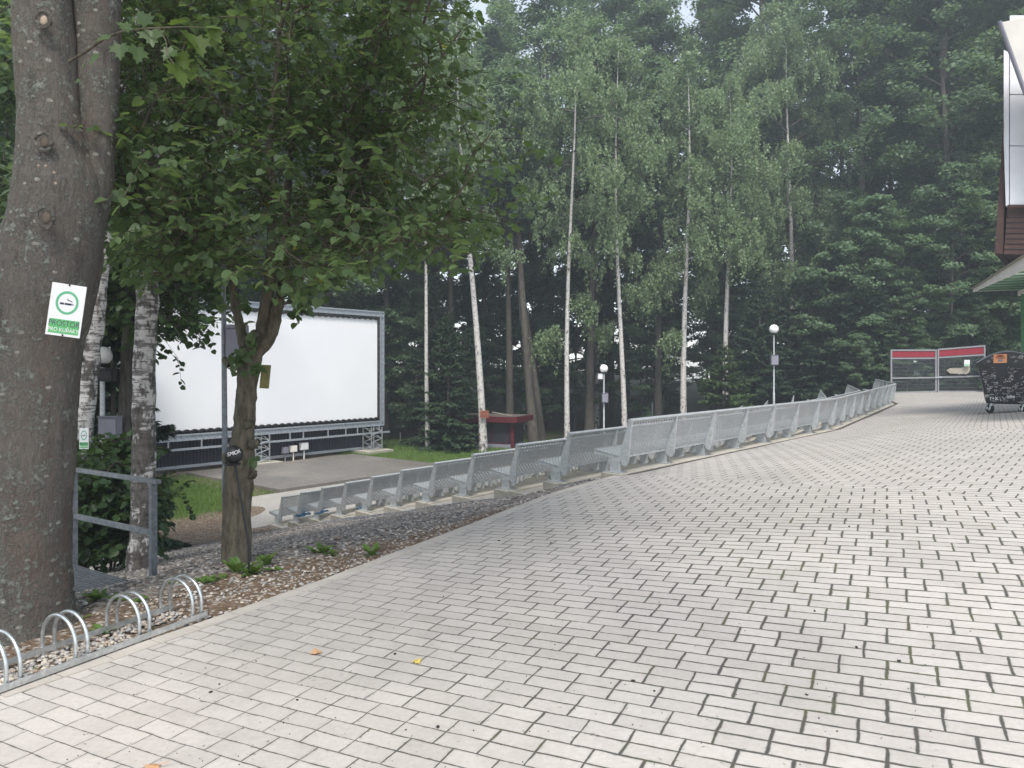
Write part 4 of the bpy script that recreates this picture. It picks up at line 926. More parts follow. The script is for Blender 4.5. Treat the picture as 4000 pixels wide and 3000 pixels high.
def gen_broad(seed, H, cb, Rr, nb, nl, ls, r0=None, flat=0.65, cl=8):
    rng = np.random.default_rng(seed); r0 = r0 or H * 0.0085; T = trunk_path(rng, H, H * 0.012); wood = [tube(T, np.linspace(r0, r0 * 0.12, 9) * np.array([1.25] + [1] * 8), 9)]
    wood[0][0][:9, 2] -= 0.6
    C, Rc = [], []
    for i in range(nb):
        f = (i + rng.uniform(0, 1)) / nb; z = cb + (H * 0.97 - cb) * f; az = i * 2.4 + rng.uniform(-.4, .4)
        prof = math.sin(PI * (0.13 + 0.85 * f)) ** 0.8; L = Rr * prof * rng.uniform(0.6, 1.15); el = 0.1 + 0.95 * f ** 1.3 + rng.uniform(-.12, .2)
        p0 = interp_path(T, z / H); dv = np.array((math.cos(az) * math.cos(el), math.sin(az) * math.cos(el), math.sin(el)))
        s = np.linspace(0, 1, 5)[:, None]; P = p0 + dv * L * s + np.array((0, 0, -0.10 * L)) * s ** 2 + rng.normal(0, 0.05 * L, (5, 3)) * s
        wood.append(tube(P, np.linspace(0.018 + 0.011 * L, 0.008, 5), 4))
        for k in range(cl):
            u = 0.30 + 0.72 * rng.uniform() ** 0.8; c = interp_path(P, min(u, 1)) + rng.normal(0, 0.13 * L, 3) * np.array((1, 1, 0.6)); C.append(c); Rc.append(rng.uniform(0.4, 1.0) * (0.42 + 0.11 * Rr))
            if k % 2 == 0: wood.append(tube(np.array([interp_path(P, max(0, u - 0.25)), (interp_path(P, max(0, u - 0.12)) + c) / 2, c]), [0.015, 0.01, 0.005], 3))
    C = np.array(C); Rc = np.array(Rc); wgt = Rc ** 2; idx = rng.choice(len(C), nl, p=wgt / wgt.sum())
    off = rng.normal(0, 1, (nl, 3)); off = off / (np.linalg.norm(off, axis=1)[:, None] + 1e-6) * rng.uniform(0, 1, (nl, 1)) ** 0.45
    pos = C[idx] + off * Rc[idx][:, None] * np.array((1.0, 1.0, flat))
    out = pos - interp_path(T, pos[:, 2] / H); out[:, 2] *= 0.2
    nrm = unit(unit(out) * 0.45 + np.array((0, 0, 1.0)) + off * 0.35 + rng.normal(0, 0.45, (nl, 3)))
    axis = np.cross(nrm, rng.normal(0, 1, (nl, 3)))
    return join(wood), place_leaves(RH_V, RH_F, pos, axis, nrm, ls * rng.uniform(0.65, 1.25, nl))
def gen_birch(seed, H, cb, Rr, nb, ns, ls, r0, lean=(0, 0), low=()):
    rng = np.random.default_rng(seed); T = trunk_path(rng, H, H * 0.017, 14, lean); rad = np.linspace(r0, 0.012, 14); rad[0] *= 1.35
    wood = [tube(T, rad, 10)]; wood[0][0][:10, 2] -= 0.6; twig = []; st = []
    for i in range(nb):
        f = (i + rng.uniform()) / nb; z = cb + (H * 0.995 - cb) * f; az = i * 2.4 + rng.uniform(-.5, .5)
        L = Rr * (0.25 + 0.85 * math.sin(PI * (0.15 + 0.80 * f))) * rng.uniform(0.45, 1.25); el = rng.uniform(0.25, 0.85) + 0.5 * f ** 3
        p0 = interp_path(T, z / H); dv = np.array((math.cos(az) * math.cos(el), math.sin(az) * math.cos(el), math.sin(el)))
        s = np.linspace(0, 1, 6)[:, None]; P = p0 + dv * L * s + np.array((0, 0, -L * 0.85)) * s ** 2.6 + rng.normal(0, 0.03 * L, (6, 3)) * s
        twig.append(tube(P, np.linspace(0.014 + 0.010 * L, 0.006, 6), 4)); st += [(P, L)]
    for (z, az, L) in low:
        p0 = interp_path(T, z / H); dv = np.array((math.cos(az), math.sin(az), 0.5)); s = np.linspace(0, 1, 6)[:, None]
        P = p0 + dv * L * s + np.array((0, 0, -L * 0.9)) * s ** 2.2; twig.append(tube(P, np.linspace(0.03, 0.006, 6), 4)); st += [(P, L)] * 3
    per = 26; A = []; WS = np.array([l for _, l in st]) + 0.3; WS = WS / WS.sum()
    for k in range(ns):
        P, L = st[rng.choice(len(st), p=WS)]; u = 0.30 + 0.72 * rng.uniform() ** 0.7; p = interp_path(P, min(u, 1)) + rng.normal(0, 0.12 + 0.085 * L, 3) * np.array((1, 1, 0.55)); ln = rng.uniform(0.25, 1.0) + (rng.uniform() < 0.25) * rng.uniform(0.3, 1.2)
        t = rng.uniform(0, 1, per); sway = rng.normal(0, 0.12, 2); q = p + np.stack([sway[0] * t, sway[1] * t, -ln * t], -1) + rng.normal(0, 0.07, (per, 3)); A.append(q)
    pos = np.concatenate(A); N = len(pos); nrm = unit(rng.normal(0, 0.8, (N, 3)) + np.array((0, 0, 0.9))); axis = unit(rng.normal(0, 0.7, (N, 3)) + np.array((0, 0, -1.0)))
    return join(wood), join(twig), place_leaves(RH_V, RH_F, pos, axis, nrm, ls * rng.uniform(0.65, 1.3, N))
def gen_spruce(seed, H, Rr, cb=0.15, dens=1.0, droop=0.35):
    rng = np.random.default_rng(seed); T = trunk_path(rng, H, 0.03 * H / 10); wood = [tube(T, np.linspace(0.010 * H + 0.02, 0.012, 9), 8)]; wood[0][0][:8, 2] -= 0.5
    C, AX, NR, SZ = [], [], [], []
    z = cb * H
    while z < H * 0.985:
        f = (z - cb * H) / (H * (1 - cb)); nbr = rng.integers(5, 8)
        for b in range(nbr):
            az = rng.uniform(0, 2 * PI); L = (Rr * (1 - f) ** 0.85 + 0.12) * rng.uniform(0.75, 1.12); el = -0.25 + 0.9 * f + rng.uniform(-.12, .12)
            p0 = interp_path(T, z / H); h = np.array((math.cos(az), math.sin(az), 0)); s = np.linspace(0, 1, 5)[:, None]
            P = p0 + h * L * s * math.cos(el) + np.array((0, 0, 1.0)) * (math.sin(el) * L * s - droop * L * s * (1 - 0.75 * s)); wood.append(tube(P, np.linspace(0.01 + 0.006 * L, 0.004, 5), 3))
            n = int(46 * dens * L) + 8; u = rng.uniform(0.12, 1.0, n) ** 0.8; base = interp_path(P, u); sd = np.array((-h[1], h[0], 0)); sg = rng.choice([-1, 1], n)
            ax = unit(h * rng.uniform(0.35, 1.0, (n, 1)) + sd * (sg * rng.uniform(0.3, 1.1, n))[:, None] + np.array((0, 0, 1)) * rng.normal(-0.28, 0.22, (n, 1)))
            ln = (0.16 + 0.20 * (1 - u) * min(L, 1.6)) * rng.uniform(0.7, 1.25, n) * (0.8 + 0.1 * min(L, 2.5))
            C.append(base + ax * ln[:, None] * 0.5); AX.append(ax); NR.append(unit(np.array((0, 0, 1.0)) + rng.normal(0, 0.4, (n, 3)))); SZ.append(ln * 1.25)
        z += rng.uniform(0.16, 0.30) * (0.6 + H / 18)
    tv = RH_V * np.array((0.50, 1, 1.5)); C, AX, NR, SZ = map(np.concatenate, (C, AX, NR, SZ))
    return join(wood), place_leaves(tv, RH_F, C, AX, NR, SZ)
class Proto:
    def __init__(s, wood, crown, wm, cm, extra=None):
        n0 = len(wood[1])
        if extra: wood = join([wood, extra])
        s.wood = np_mesh('trunk', *wood, smooth=True); s.crown = np_mesh('crown', *crown); s.wm, s.cm = wm, cm
        s.wood.materials.append(M[wm]); s.crown.materials.append(M[cm])
        if extra:
            s.wood.materials.append(M['bark']); s.wood.polygons.foreach_set('material_index', (np.arange(len(s.wood.polygons)) >= n0).astype(np.int32))
    def put(s, name, x, y, label, cat, group=None, rz=0, sc=1.0, scz=None, z=None):
        root = empty(name, (x, y, low_z(x, y) if z is None else z), label, cat, group, rz); root.scale = (sc, sc, scz or sc)
        link('trunk', s.wood, M[s.wm], root); link('crown', s.crown, M[s.cm], root)
        return root
# --- far forest
rngF = np.random.default_rng(77)
BRD = [Proto(*gen_broad(10 + i, H, cb, Rr, 60, 32000, 0.27), 'bark', mt) for i, (H, cb, Rr, mt) in enumerate(((33, 6, 5.2, 'leaf_dark'), (36, 9, 5.6, 'leaf_mid'), (31, 5, 4.8, 'leaf_dark'), (37, 11, 5.4, 'leaf_mid')))]
UND = [Proto(*gen_broad(30 + i, H, cb, Rr, 30, 15000, 0.21, r0=0.10, flat=0.35), 'bark', mt) for i, (H, cb, Rr, mt) in enumerate(((11, 1.2, 3.2, 'leaf_dark'), (8, 0.8, 2.8, 'leaf_mid'), (14, 2.0, 3.4, 'leaf_dark')))]
def rowtrees(name, protos, Y0, Y1, X0, X1, step, label, cat, group, scl=(0.9, 1.12), skip=None):
    x = X0; i = 0
    while x < X1:
        px_, py_ = x + rngF.uniform(-.3, .3) * step, rngF.uniform(Y0, Y1)
        if not (skip and skip(px_, py_)):
            protos[rngF.integers(len(protos))].put(name, px_, py_, label, cat, group, rngF.uniform(0, 6.28), rngF.uniform(*scl))
        x += step
noview = lambda x, y: abs(x) > 0.80 * y + 3
rowtrees('broadleaf_tree', BRD, 53, 58, -42, 44, 4.4, 'tall dark broadleaf tree in the forest wall behind the birches', 'tree', 'broadleaf trees in the forest wall', skip=noview)
rowtrees('broadleaf_tree', BRD, 63, 70, -52, 54, 6.4, 'tall broadleaf tree deep in the forest, mostly hidden by the front rows', 'tree', 'broadleaf trees deep in the forest', (1.0, 1.25), skip=noview)
rowtrees('young_tree', UND, 48.5, 52, -40, 40, 3.4, 'low bushy young tree filling the dark forest edge', 'tree', 'young trees along the forest edge', (0.8, 1.15), skip=noview)
rowtrees('young_tree', UND, 58, 62, -46, 48, 5.2, 'bushy young tree in the gloom behind the forest edge', 'tree', 'young trees inside the forest', (0.9, 1.25), skip=noview)
rowtrees('young_tree', UND, 64, 72, -50, 52, 4.2, 'tall undergrowth tree in the darkest depth of the forest', 'tree', 'undergrowth trees in the depth of the forest', (1.1, 1.6), skip=noview)
# trees to the left of and behind the screen
for i, (x, y, p, s) in enumerate(((-17, 33, 0, .95), (-20.5, 27, 2, .95), (-21, 37, 1, 1.0), (-16, 41, 2, .9), (-25, 31, 3, 1.0), (-11.5, 45.5, 0, .9), (-22, 20, 0, .8), (-17.5, 16.5, 2, .7), (-26, 24, 1, 1.0), (-12.5, 49, 3, .95), (-29, 38, 1, 1.1), (-17, 47.5, 1, 1.0), (-8, 47, 2, .95))):
    BRD[p].put('broadleaf_tree', x, y, 'dark broadleaf tree in the wood behind and left of the screen', 'tree', 'broadleaf trees around the screen', i * 1.3, s)
for i, (x, y, p, s) in enumerate(((-14, 21, 0, .9), (-15.5, 26.5, 1, 1.0), (-13.3, 17.5, 2, .75), (-11.2, 13.5, 1, .8), (-18.5, 30, 2, .9), (-9.5, 43.5, 1, .9), (-14.2, 44, 0, 1.0), (-19.5, 39, 0, 1.0), (-6, 46, 0, .85))):
    UND[p].put('young_tree', x, y, 'bushy young tree crowding the left of the screen', 'tree', 'young trees around the screen', i * 1.9, s)
# right-hand dark wood behind the gate and the cabin
for i, (x, y, p, s) in enumerate(((25.5, 43, 2, 1.0), (29.5, 41, 0, 1.0), (33, 45, 1, 1.0), (28, 48.5, 3, 1.05), (34, 37, 2, 0.95), (22.0, 46.5, 0, 0.95), (38, 42, 3, 1.0), (31, 33.5, 2, 0.8))):
    BRD[p].put('hornbeam_tree', x, y, 'dark hornbeam with layered branches behind the gate and cabin', 'tree', 'hornbeams behind the gate', i * 2.1, s, z=0.3)
for i, (x, y, p, s) in enumerate(((20.5, 41.5, 0, 1.0), (24, 40.6, 2, .9), (27.5, 40, 0, 1.0), (30, 37, 2, .9), (18.2, 43, 1, 1.0), (26, 43.5, 2, 1.0))):
    UND[p].put('young_tree', x, y, 'bushy dark young tree pressing against the back of the gate', 'tree', 'young trees behind the gate', i * 1.7, s, z=0.25)
for i, x in enumerate((18.6, 20.0, 21.3, 22.6, 24.0, 25.4, 26.8)):
    UND[(1, 0, 2)[i % 3]].put('young_tree', x, 40.0 + 0.6 * (i % 2), 'low dark bush right behind the gate mesh', 'tree', 'bushes behind the gate', i * 2.3, 0.42, z=0.1)
# --- birches along the forest edge
def birch(px, py, D, H, r0, cb, Rr, nb, ns, seed, label, lean=(0, 0), low=(), ls=0.155):
    b = at(px, py, D); p = Proto(*[q for q in (lambda a: (a[0], a[2]))(gen_birch(seed, H, cb, Rr, nb, ns, ls, r0, lean, low))], 'birch', 'leaf_birch')
    return p.put('birch_tree', b.x, D, label, 'birch', 'birches along the forest edge')
def birch2(px, py, D, H, r0, cb, Rr, nb, ns, seed, label, lean=(0, 0), low=(), ls=0.155):
    b = at(px, py, D); a = gen_birch(seed, H, cb, Rr, nb, ns, ls, r0, lean, low)
    p = Proto(a[0], a[2], 'birch', 'leaf_birch', a[1]); return p.put('birch_tree', b.x, D, label, 'birch', 'birches along the forest edge')
birch2(1672, 1755, 41, 22, 0.135, 13.0, 2.6, 26, 420, 201, 'slim birch with a bare leaning trunk nearest the screen, left of the kiosk', (-0.7, 0))
birch2(1890, 1745, 39.5, 23, 0.21, 12.5, 3.0, 30, 560, 202, 'stout birch carrying the rust-brown board', (-1.0, 0), ((11.5, 0.3, 2.4),))
birch2(2216, 1700, 42, 24, 0.165, 10.5, 3.8, 24, 900, 203, 'white-stemmed birch left of the floodlit globe lamp', (-0.3, 0), ((8.5, 0.2, 1.5), (6.5, 2.9, 1.6)))
birch2(2442, 1665, 43, 24, 0.17, 11.0, 3.6, 22, 850, 204, 'white birch with a curved foot right of the floodlit globe lamp', (-0.6, 0), ((6.8, 2.8, 1.3), (9, 0.3, 1.6)))
birch2(2670, 1625, 44, 22, 0.20, 10.2, 4.0, 24, 1000, 205, 'thick white birch with a hanging bough, third from the lone small spruce', (-0.2, 0.2), ((9.6, 3.3, 2.4), (9.0, 3.0, 2.2), (5.6, 3.4, 1.3)))
birch2(2835, 1590, 44, 20, 0.185, 9.0, 3.5, 24, 1100, 206, 'bright white birch rising behind the small pale spruce', (-0.35, 0), ((8.2, 2.7, 1.8), (10, 0.3, 2.2)))
birch2(3092, 1560, 47, 24, 0.21, 7.0, 5.6, 30, 2100, 207, 'big weeping birch with the broadest pale crown, above the right lamp', (0.3, 0), ((6.4, 0.3, 2.6), (7.0, 2.9, 3.0), (8.2, 0.1, 3.4)))
birch2(3128, 1560, 49, 26, 0.17, 10.0, 4.4, 24, 1000, 208, 'tall birch leaning left just behind the broad weeping birch', (-2.2, 0))
birch2(2330, 1600, 52, 27, 0.17, 13, 4.2, 22, 900, 209, 'tall pale birch top standing behind the globe lamp birches', (0.4, 0))
birch2(2930, 1560, 53, 27, 0.17, 11, 4.4, 24, 1050, 210, 'tall pale birch further back between the small spruce and right lamp', (0.5, 0))
birch2(2050, 1650, 52, 26, 0.16, 14, 4.0, 22, 800, 211, 'tall pale birch top behind the forked brown trunk', (-0.4, 0))
# dark trunks by the kiosk
for (px, D, lean, r0, lab, H) in ((1992, 46, (-0.2, 0), 0.26, 'straight reddish-brown trunk right of the kiosk', 23), (2085, 44, (-1.6, 0), 0.30, 'forked grey-brown trunk leaning left of the white birch', 22), (2118, 45.5, (-2.6, 0.3), 0.24, 'curved grey trunk leaning beside the forked trunk', 22), (2302, 46, (0.1, 0), 0.30, 'straight bare grey trunk between the white birches', 25), (2572, 48, (-0.3, 0), 0.28, 'dark trunk in the shade between lamp and hanging birch bough', 24), (1760, 50, (0.3, 0), 0.25, 'dark trunk behind the low spruce at the kiosk', 24), (2980, 51, (0.3, 0), 0.24, 'dark brown trunk behind the right globe lamp', 24)):
    a = gen_broad(int(px), H, 12.5, 3.6, 26, 13000, 0.25, r0); b = at(px, 1700, D)
    sh = a[0][0]; sh[:, 0] += lean[0] * sh[:, 2] / H; a[1][0][:, 0] += lean[0] * a[1][0][:, 2] / H
    Proto(*a, 'bark', 'leaf_dark').put('broadleaf_tree', b.x, D, lab, 'tree', 'brown trunks at the forest edge')
# --- spruces
def spruce(px, D, H, Rr, seed, label, mt='needle', cb=0.06, dens=1.0, droop=0.35):
    b = at(px, 1600, D); Proto(*gen_spruce(seed, H, Rr, cb, dens, droop), 'bark', mt).put('spruce_tree', b.x, D, label, 'spruce', 'spruces')
spruce(1752, 40.2, 7.6, 2.0, 301, 'dark spruce in front of the left half of the red kiosk', cb=0.04)
spruce(1700, 43, 10, 2.4, 302, 'taller dark spruce behind the slim birch by the kiosk')
spruce(2832, 40.5, 4.4, 2.0, 303, 'small pale-green spruce in front of the bright white birch', 'needle_light', cb=0.03)
spruce(2968, 43, 9.2, 2.2, 304, 'slender dark spruce left of the right globe lamp')
spruce(3130, 43.5, 8.5, 2.7, 305, 'broad dark spruce just right of the right globe lamp')
spruce(3265, 42.5, 9.8, 3.0, 306, 'dark spruce with drooping boughs in the middle of the right-hand group')
spruce(3385, 41.5, 9.0, 2.6, 307, 'dark spruce left of the gate above the last benches')
spruce(3452, 40.8, 5.2, 1.7, 308, 'low dark spruce brushing the left gate leaf')
spruce(3860, 38.6, 4.2, 1.5, 309, 'small dark conifer overhanging the right gate leaf behind the bin', cb=0.25)
spruce(3330, 48, 13, 3.2, 310, 'tallest dark spruce at the back of the right-hand group')
spruce(445, 14.2, 6.2, 1.25, 311, 'dark spruce behind the left globe lamp, its tips crossing the screen', cb=0.05, dens=2.0)
spruce(330, 16.0, 7.0, 1.5, 312, 'dark spruce behind the leaning birch at the left', cb=0.05, dens=1.6)
# --- near birches at the left
def near_birch(pxs, D, label, seed, r0, r1, foot=True):
    """trunk through picture points [(px, py)...] from foot to top"""
    P = np.array([list(at(a, b, D)) for a, b in pxs]); base = P[0].copy(); base[2] = low_z(base[0], base[1]); P[0] = base
    rng = np.random.default_rng(seed); s = np.linspace(0, 1, 40); Q_ = interp_path(P, s); Q_[1:-1] += rng.normal(0, 0.008, (38, 3)); rad = np.linspace(r0, r1, 40) * (1 + rng.normal(0, 0.03, 40)); rad[:4] *= np.array((1.35, 1.2, 1.1, 1.04))
    Q_[0, 2] -= 0.2; v, f = tube(Q_ - base, rad, 24); v += rng.normal(0, 0.0035, v.shape)
    root = empty('birch_tree', base, label, 'birch', 'near birches on the left'); link('trunk', np_mesh('trunk', v, f, True), M['birch_near'], root)
    for k in range(5):
        m = MB()
        i = rng.integers(6, 34); a = rng.uniform(3.4, 6.0); c = Q_[i] - base; d = np.array((math.cos(a), math.sin(a), 0.35)); m.tube([c + d * rad[i] * 0.7, c + d * (rad[i] + 0.02), c + d * (rad[i] + rng.uniform(0.03, 0.09))], [0.035, 0.022, 0.012], 7); m.build('branch_stub', M['bark'], root); return root
near_birch([(552, 2246), (556, 2000), (563, 1600), (574, 1200), (582, 900), (586, 500), (565, 100), (560, -500)], 7.9, 'upright near birch with a scarred white trunk inside the handrail', 401, 0.125, 0.085)
near_birch([(300, 2150), (318, 1800), (344, 1500), (378, 1230), (402, 1000), (425, 700), (460, 300), (480, -300)], 9.6, 'leaning near birch between the big maple and the globe lamp', 402, 0.115, 0.08)

# --- trees grown towards sampled crown points
def grow(rng, nodes, parents, targets, root_i, seglen=0.22, pull=0.5):
    """connect each target to the tree with a bent limb; returns limb paths"""
    nodes = list(nodes); dep = [np.linalg.norm(n_ - nodes[root_i]) for n_ in nodes]; limbs = []
    order = np.argsort([np.linalg.norm(t - nodes[root_i]) for t in targets])
    for i in order:
        t = targets[i]; A = np.array(nodes); d = np.linalg.norm(A - t, axis=1) + pull * np.maximum(0, np.array(dep) - np.linalg.norm(t - A[root_i]) * 0.75) + 0.6 * np.maximum(0, A[:, 2] - t[2] - 0.1)
        j = int(np.argmin(d)); a = A[j]; L = np.linalg.norm(t - a); n = max(3, int(L / seglen)); s = np.linspace(0, 1, n + 1)[:, None]
        P = a + (t - a) * s + np.array((0, 0, 1)) * 0.10 * L * np.sin(PI * s) + rng.normal(0, 0.03 * L, (n + 1, 3)) * np.sin(PI * s); limbs.append(P)
        for p in P[1:]: nodes.append(p); dep.append(dep[j] + np.linalg.norm(p - a))
    return limbs
def in_poly(poly, p):
    x, y = p; c = False; n = len(poly)
    for i in range(n):
        (x1, y1), (x2, y2) = poly[i], poly[(i + 1) % n]
        if (y1 > y) != (y2 > y) and x < (x2 - x1) * (y - y1) / (y2 - y1) + x1: c = not c
    return c
def sample_crown(rng, poly, D0, D1_, n, origin):
    xs = [p[0] for p in poly]; ys_ = [p[1] for p in poly]; out = []
    while len(out) < n:
        p = (rng.uniform(min(xs), max(xs)), rng.uniform(min(ys_), max(ys_)))
        if in_poly(poly, p): out.append(np.array(at(*p, rng.uniform(D0, D1_))))
    return [o - origin for o in out]
def leafy(rng, limbs, ntw, nlv, tl, spread=0.22, tw=0.45, droop=0.5):
    """twigs with alternate leaves along the outer part of each limb"""
    C, AX, NR = [], [], []; tws = []
    lens = np.array([len(l) for l in limbs], float)
    for k in range(ntw):
        P = limbs[rng.choice(len(limbs), p=lens / lens.sum())]; u = rng.uniform(0.25, 1.0); p = interp_path(P, u) + rng.normal(0, spread, 3) * np.array((1, 1, 0.6)); d = P[-1] - P[0]; d = unit(d * np.array((1, 1, 0.4)) + rng.normal(0, 0.6, 3) * np.linalg.norm(d))
        s = np.linspace(0, 1, nlv); Q_ = p + d * tw * s[:, None] + np.array((0, 0, -droop * tw)) * (s ** 2)[:, None] * 0.5; tws.append(tube(np.vstack([interp_path(P, max(0, u - 0.08)), Q_[::max(1, nlv // 3)]]), 0.0035, 3))
        sd = unit(np.cross(d, (0, 0, 1.0))); sg = np.where(np.arange(nlv) % 2, 1.0, -1.0)[:, None]
        ax = unit(sd * sg * 0.8 + d * rng.uniform(0.2, 0.7, (nlv, 1)) + np.array((0, 0, -1)) * rng.uniform(0.05, 0.85, (nlv, 1)) + rng.normal(0, 0.25, (nlv, 3)))
        C.append(Q_ + rng.normal(0, 0.012, (nlv, 3))); AX.append(ax); NR.append(unit(np.array((0, 0, 1.0)) + rng.normal(0, 0.38, (nlv, 3))))
    C, AX, NR = map(np.concatenate, (C, AX, NR)); return tws, C, AX, NR
def curve_from(pxs, D):
    return [np.array(at(a, b, D + (q[0] if q else 0))) for (a, b, *q) in pxs]
# linden in the middle ground
LD = 6.2; lb = np.array(at(925, 2222, LD)); lb[2] = low_z(lb[0], lb[1]); rng = np.random.default_rng(9)
def tk(pxs, r, s=16, D=LD, jit=0.0):
    P = np.array(curve_from(pxs, D)) - lb; k = np.linspace(0, 1, max(6, len(P) * 4)); Q_ = interp_path(P, k); rr = np.interp(k, np.linspace(0, 1, len(r)), np.array(r) * D / F)
    v, f = tube(Q_, rr, s); v += rng.normal(0, 0.0025 + jit, v.shape) * (1 if s > 10 else 0.4); return Q_, (v, f)
stems = [
 ([(922, 2290), (924, 2225), (923, 2080), (926, 1960), (936, 1840), (942, 1760), (952, 1684), (958, 1590), (966, 1500), (975, 1400), (985, 1360)], [68, 60, 54, 54, 58, 50, 40, 39, 38, 46, 46]),
 ([(975, 1400), (950, 1330), (935, 1270), (920, 1190), (902, 1050), (882, 960), (862, 900, .1), (840, 760, .2), (800, 560, .3)], [24, 20, 17, 16, 15, 13, 11, 8, 4]),
 ([(985, 1380), (1012, 1340), (1028, 1260), (1040, 1180), (1056, 1080), (1060, 1000, -.2), (1066, 800, -.3), (1050, 560, -.4), (1085, 250, -.3), (1100, -100, -.2)], [34, 28, 24, 23, 20, 18, 14, 11, 8, 4]),
 ([(985, 1390), (1032, 1345), (1066, 1290), (1080, 1215), (1102, 1150), (1112, 1050, .2), (1116, 900, .4), (1130, 640, .5), (1190, 300, .6), (1240, -100, .6)], [32, 28, 25, 22, 20, 18, 14, 11, 8, 4]),
 ([(1078, 1090), (1140, 1072, -.1), (1225, 1056, -.2), (1300, 1030, -.35), (1400, 990, -.5), (1560, 930, -.7), (1740, 860, -.8)], [11, 11, 10, 9, 8, 6, 3]),
 ([(1106, 1140, .1), (1150, 1070, 0), (1210, 1000, -.1), (1272, 940, -.2), (1300, 890, -.2), (1346, 817, -.2), (1433, 629, -.2), (1490, 506, -.2), (1560, 400, -.1), (1700, 260, 0), (1800, 120, 0)], [10, 10, 10, 10, 9, 9, 8, 7, 6, 4, 3]),
 ([(1116, 1000, .3), (1180, 940, .4), (1260, 800, .6), (1330, 600, .8), (1420, 300, .9)], [10, 9, 7, 5, 3]),
 ([(902, 1040), (800, 960, .1), (700, 860, .3), (600, 760, .4)], [8, 7, 5, 3]),
]
wood = []; nodes = []
for pxs, r in stems:
    Q_, t = tk(pxs, r, 18 if r[0] > 20 else 9, jit=0.0015 if r[0] > 20 else 0); wood.append(t)
    if r[0] < 60: nodes += list(Q_[2:])
    else: fork = len(nodes)
for (a, b, c, d) in ((980, 1740, 1012, 1722), (900, 1420, 872, 1400), (1010, 1320, 985, 1292), (892, 1800, 876, 1770), (985, 1850, 1000, 1862), (960, 1660, 992, 1650)):
    Q_, t = tk([(a, b), ((a + c) / 2, (b + d) / 2 + 2), (c, d)], [22, 17, 10], 9, LD - 0.06); wood.append(t)
root = empty('linden_tree', lb, 'pruned linden with several stems and a wide leafy crown in the middle', 'tree')
link('trunk', np_mesh('trunk', *join(wood), smooth=True), M['bark_linden'], root)
crown_poly = [(420, 820), (470, 1000), (560, 1110), (650, 1090), (800, 1010), (900, 1090), (1000, 1050), (1180, 1200), (1230, 1110), (1420, 1050), (1560, 1000), (1700, 960), (1800, 1020), (1870, 960), (2000, 830), (2080, 760), (2170, 640), (2140, 560), (2000, 560), (1900, 500), (1960, 330), (1880, 160), (1800, 0), (1800, -260), (380, -260), (330, 200), (380, 560)]
tg = sample_crown(rng, crown_poly, 5.0, 7.8, 150, lb)
tg += [np.array(at(a, b, LD + c)) - lb for a, b, c in ((2170, 620, -.4), (2130, 660, -.5), (2050, 800, -.4), (1850, 1010, -.3), (1990, 560, -.3), (1930, 500, -.2), (1800, 960, -.5), (1700, 980, -.2), (1960, 700, -.6), (1870, 860, -.5), (1160, 1180, .1), (1040, 1190, .2), (520, 1090, .2), (660, 1080, 0), (1500, 1010, .1))]
limbs = grow(rng, nodes, None, tg, 0)
def ok_leaf(C):
    X_ = C + lb; px = 2000 + F * X_[:, 0] / X_[:, 1]; py = HZ - F * (X_[:, 2] - EYE) / X_[:, 1]
    return (py < np.interp(px, [300, 400, 560, 700, 950, 1100, 1200, 1260, 1400, 1600, 1800, 1900, 2100, 2300], [1010, 1050, 1130, 1080, 1120, 1190, 1240, 1150, 1110, 1060, 1060, 1030, 830, 640]) + rng.normal(0, 18, len(px))) & ~((px > 1450) & (rng.uniform(size=len(px)) < np.interp(px, [1450, 1900], [0.0, 0.5])))
limbs = [P for P in limbs if ok_leaf(P[-1:])[0]]
lw = [tube(P, np.linspace(0.012, 0.004, len(P)), 5) for P in limbs]
tws, C, AX, NR = leafy(rng, limbs, 2150, 10, LIND, 0.20, 0.42, 0.5)
k = ok_leaf(C); C, AX, NR = C[k], AX[k], NR[k]; tws = [q for q in tws if ok_leaf(q[0][-1:])[0]]
LSZ = 0.061 * rng.uniform(0.6, 1.35, len(C))
SPR = []
for (a, b, n, sp) in ((945, 1400, 26, 22), (985, 1340, 14, 16), (1005, 1440, 10, 10), (985, 1790, 5, 8), (1165, 1210, 14, 18), (870, 1180, 8, 12), (970, 1190, 10, 14), (1150, 1230, 8, 14)):
    for _ in range(n): SPR.append(np.array(at(a + rng.normal(0, sp), b + rng.normal(0, sp), LD - rng.uniform(0.1, 0.2))) - lb)
N = len(SPR); C = np.vstack([C, SPR]); AX = np.vstack([AX, unit(rng.normal(0, 0.6, (N, 3)) + np.array((0, -0.3, -0.6)))]); NR = np.vstack([NR, unit(np.array((0, -0.6, 1.0)) + rng.normal(0, 0.4, (N, 3)))]); LSZ = np.r_[LSZ, 0.07 * rng.uniform(0.6, 1.2, N)]
limb_o = link('limbs', np_mesh('limbs', *join(lw + tws), smooth=True), M['bark_linden'], root)
link('crown', np_mesh('crown', *place_leaves(*LIND, C, AX, NR, LSZ)), M['leaf_linden'], root)
m = MB(); m.prism([at(a, b, LD - 0.05) for a, b in ((1021, 1425), (1050, 1426), (1041, 1518), (1013, 1516))], (0.01, 0.03, 0)); tag(m.build('wooden_board', M['olive']), 'mossy wooden board fixed to the right of the linden trunk', 'board')

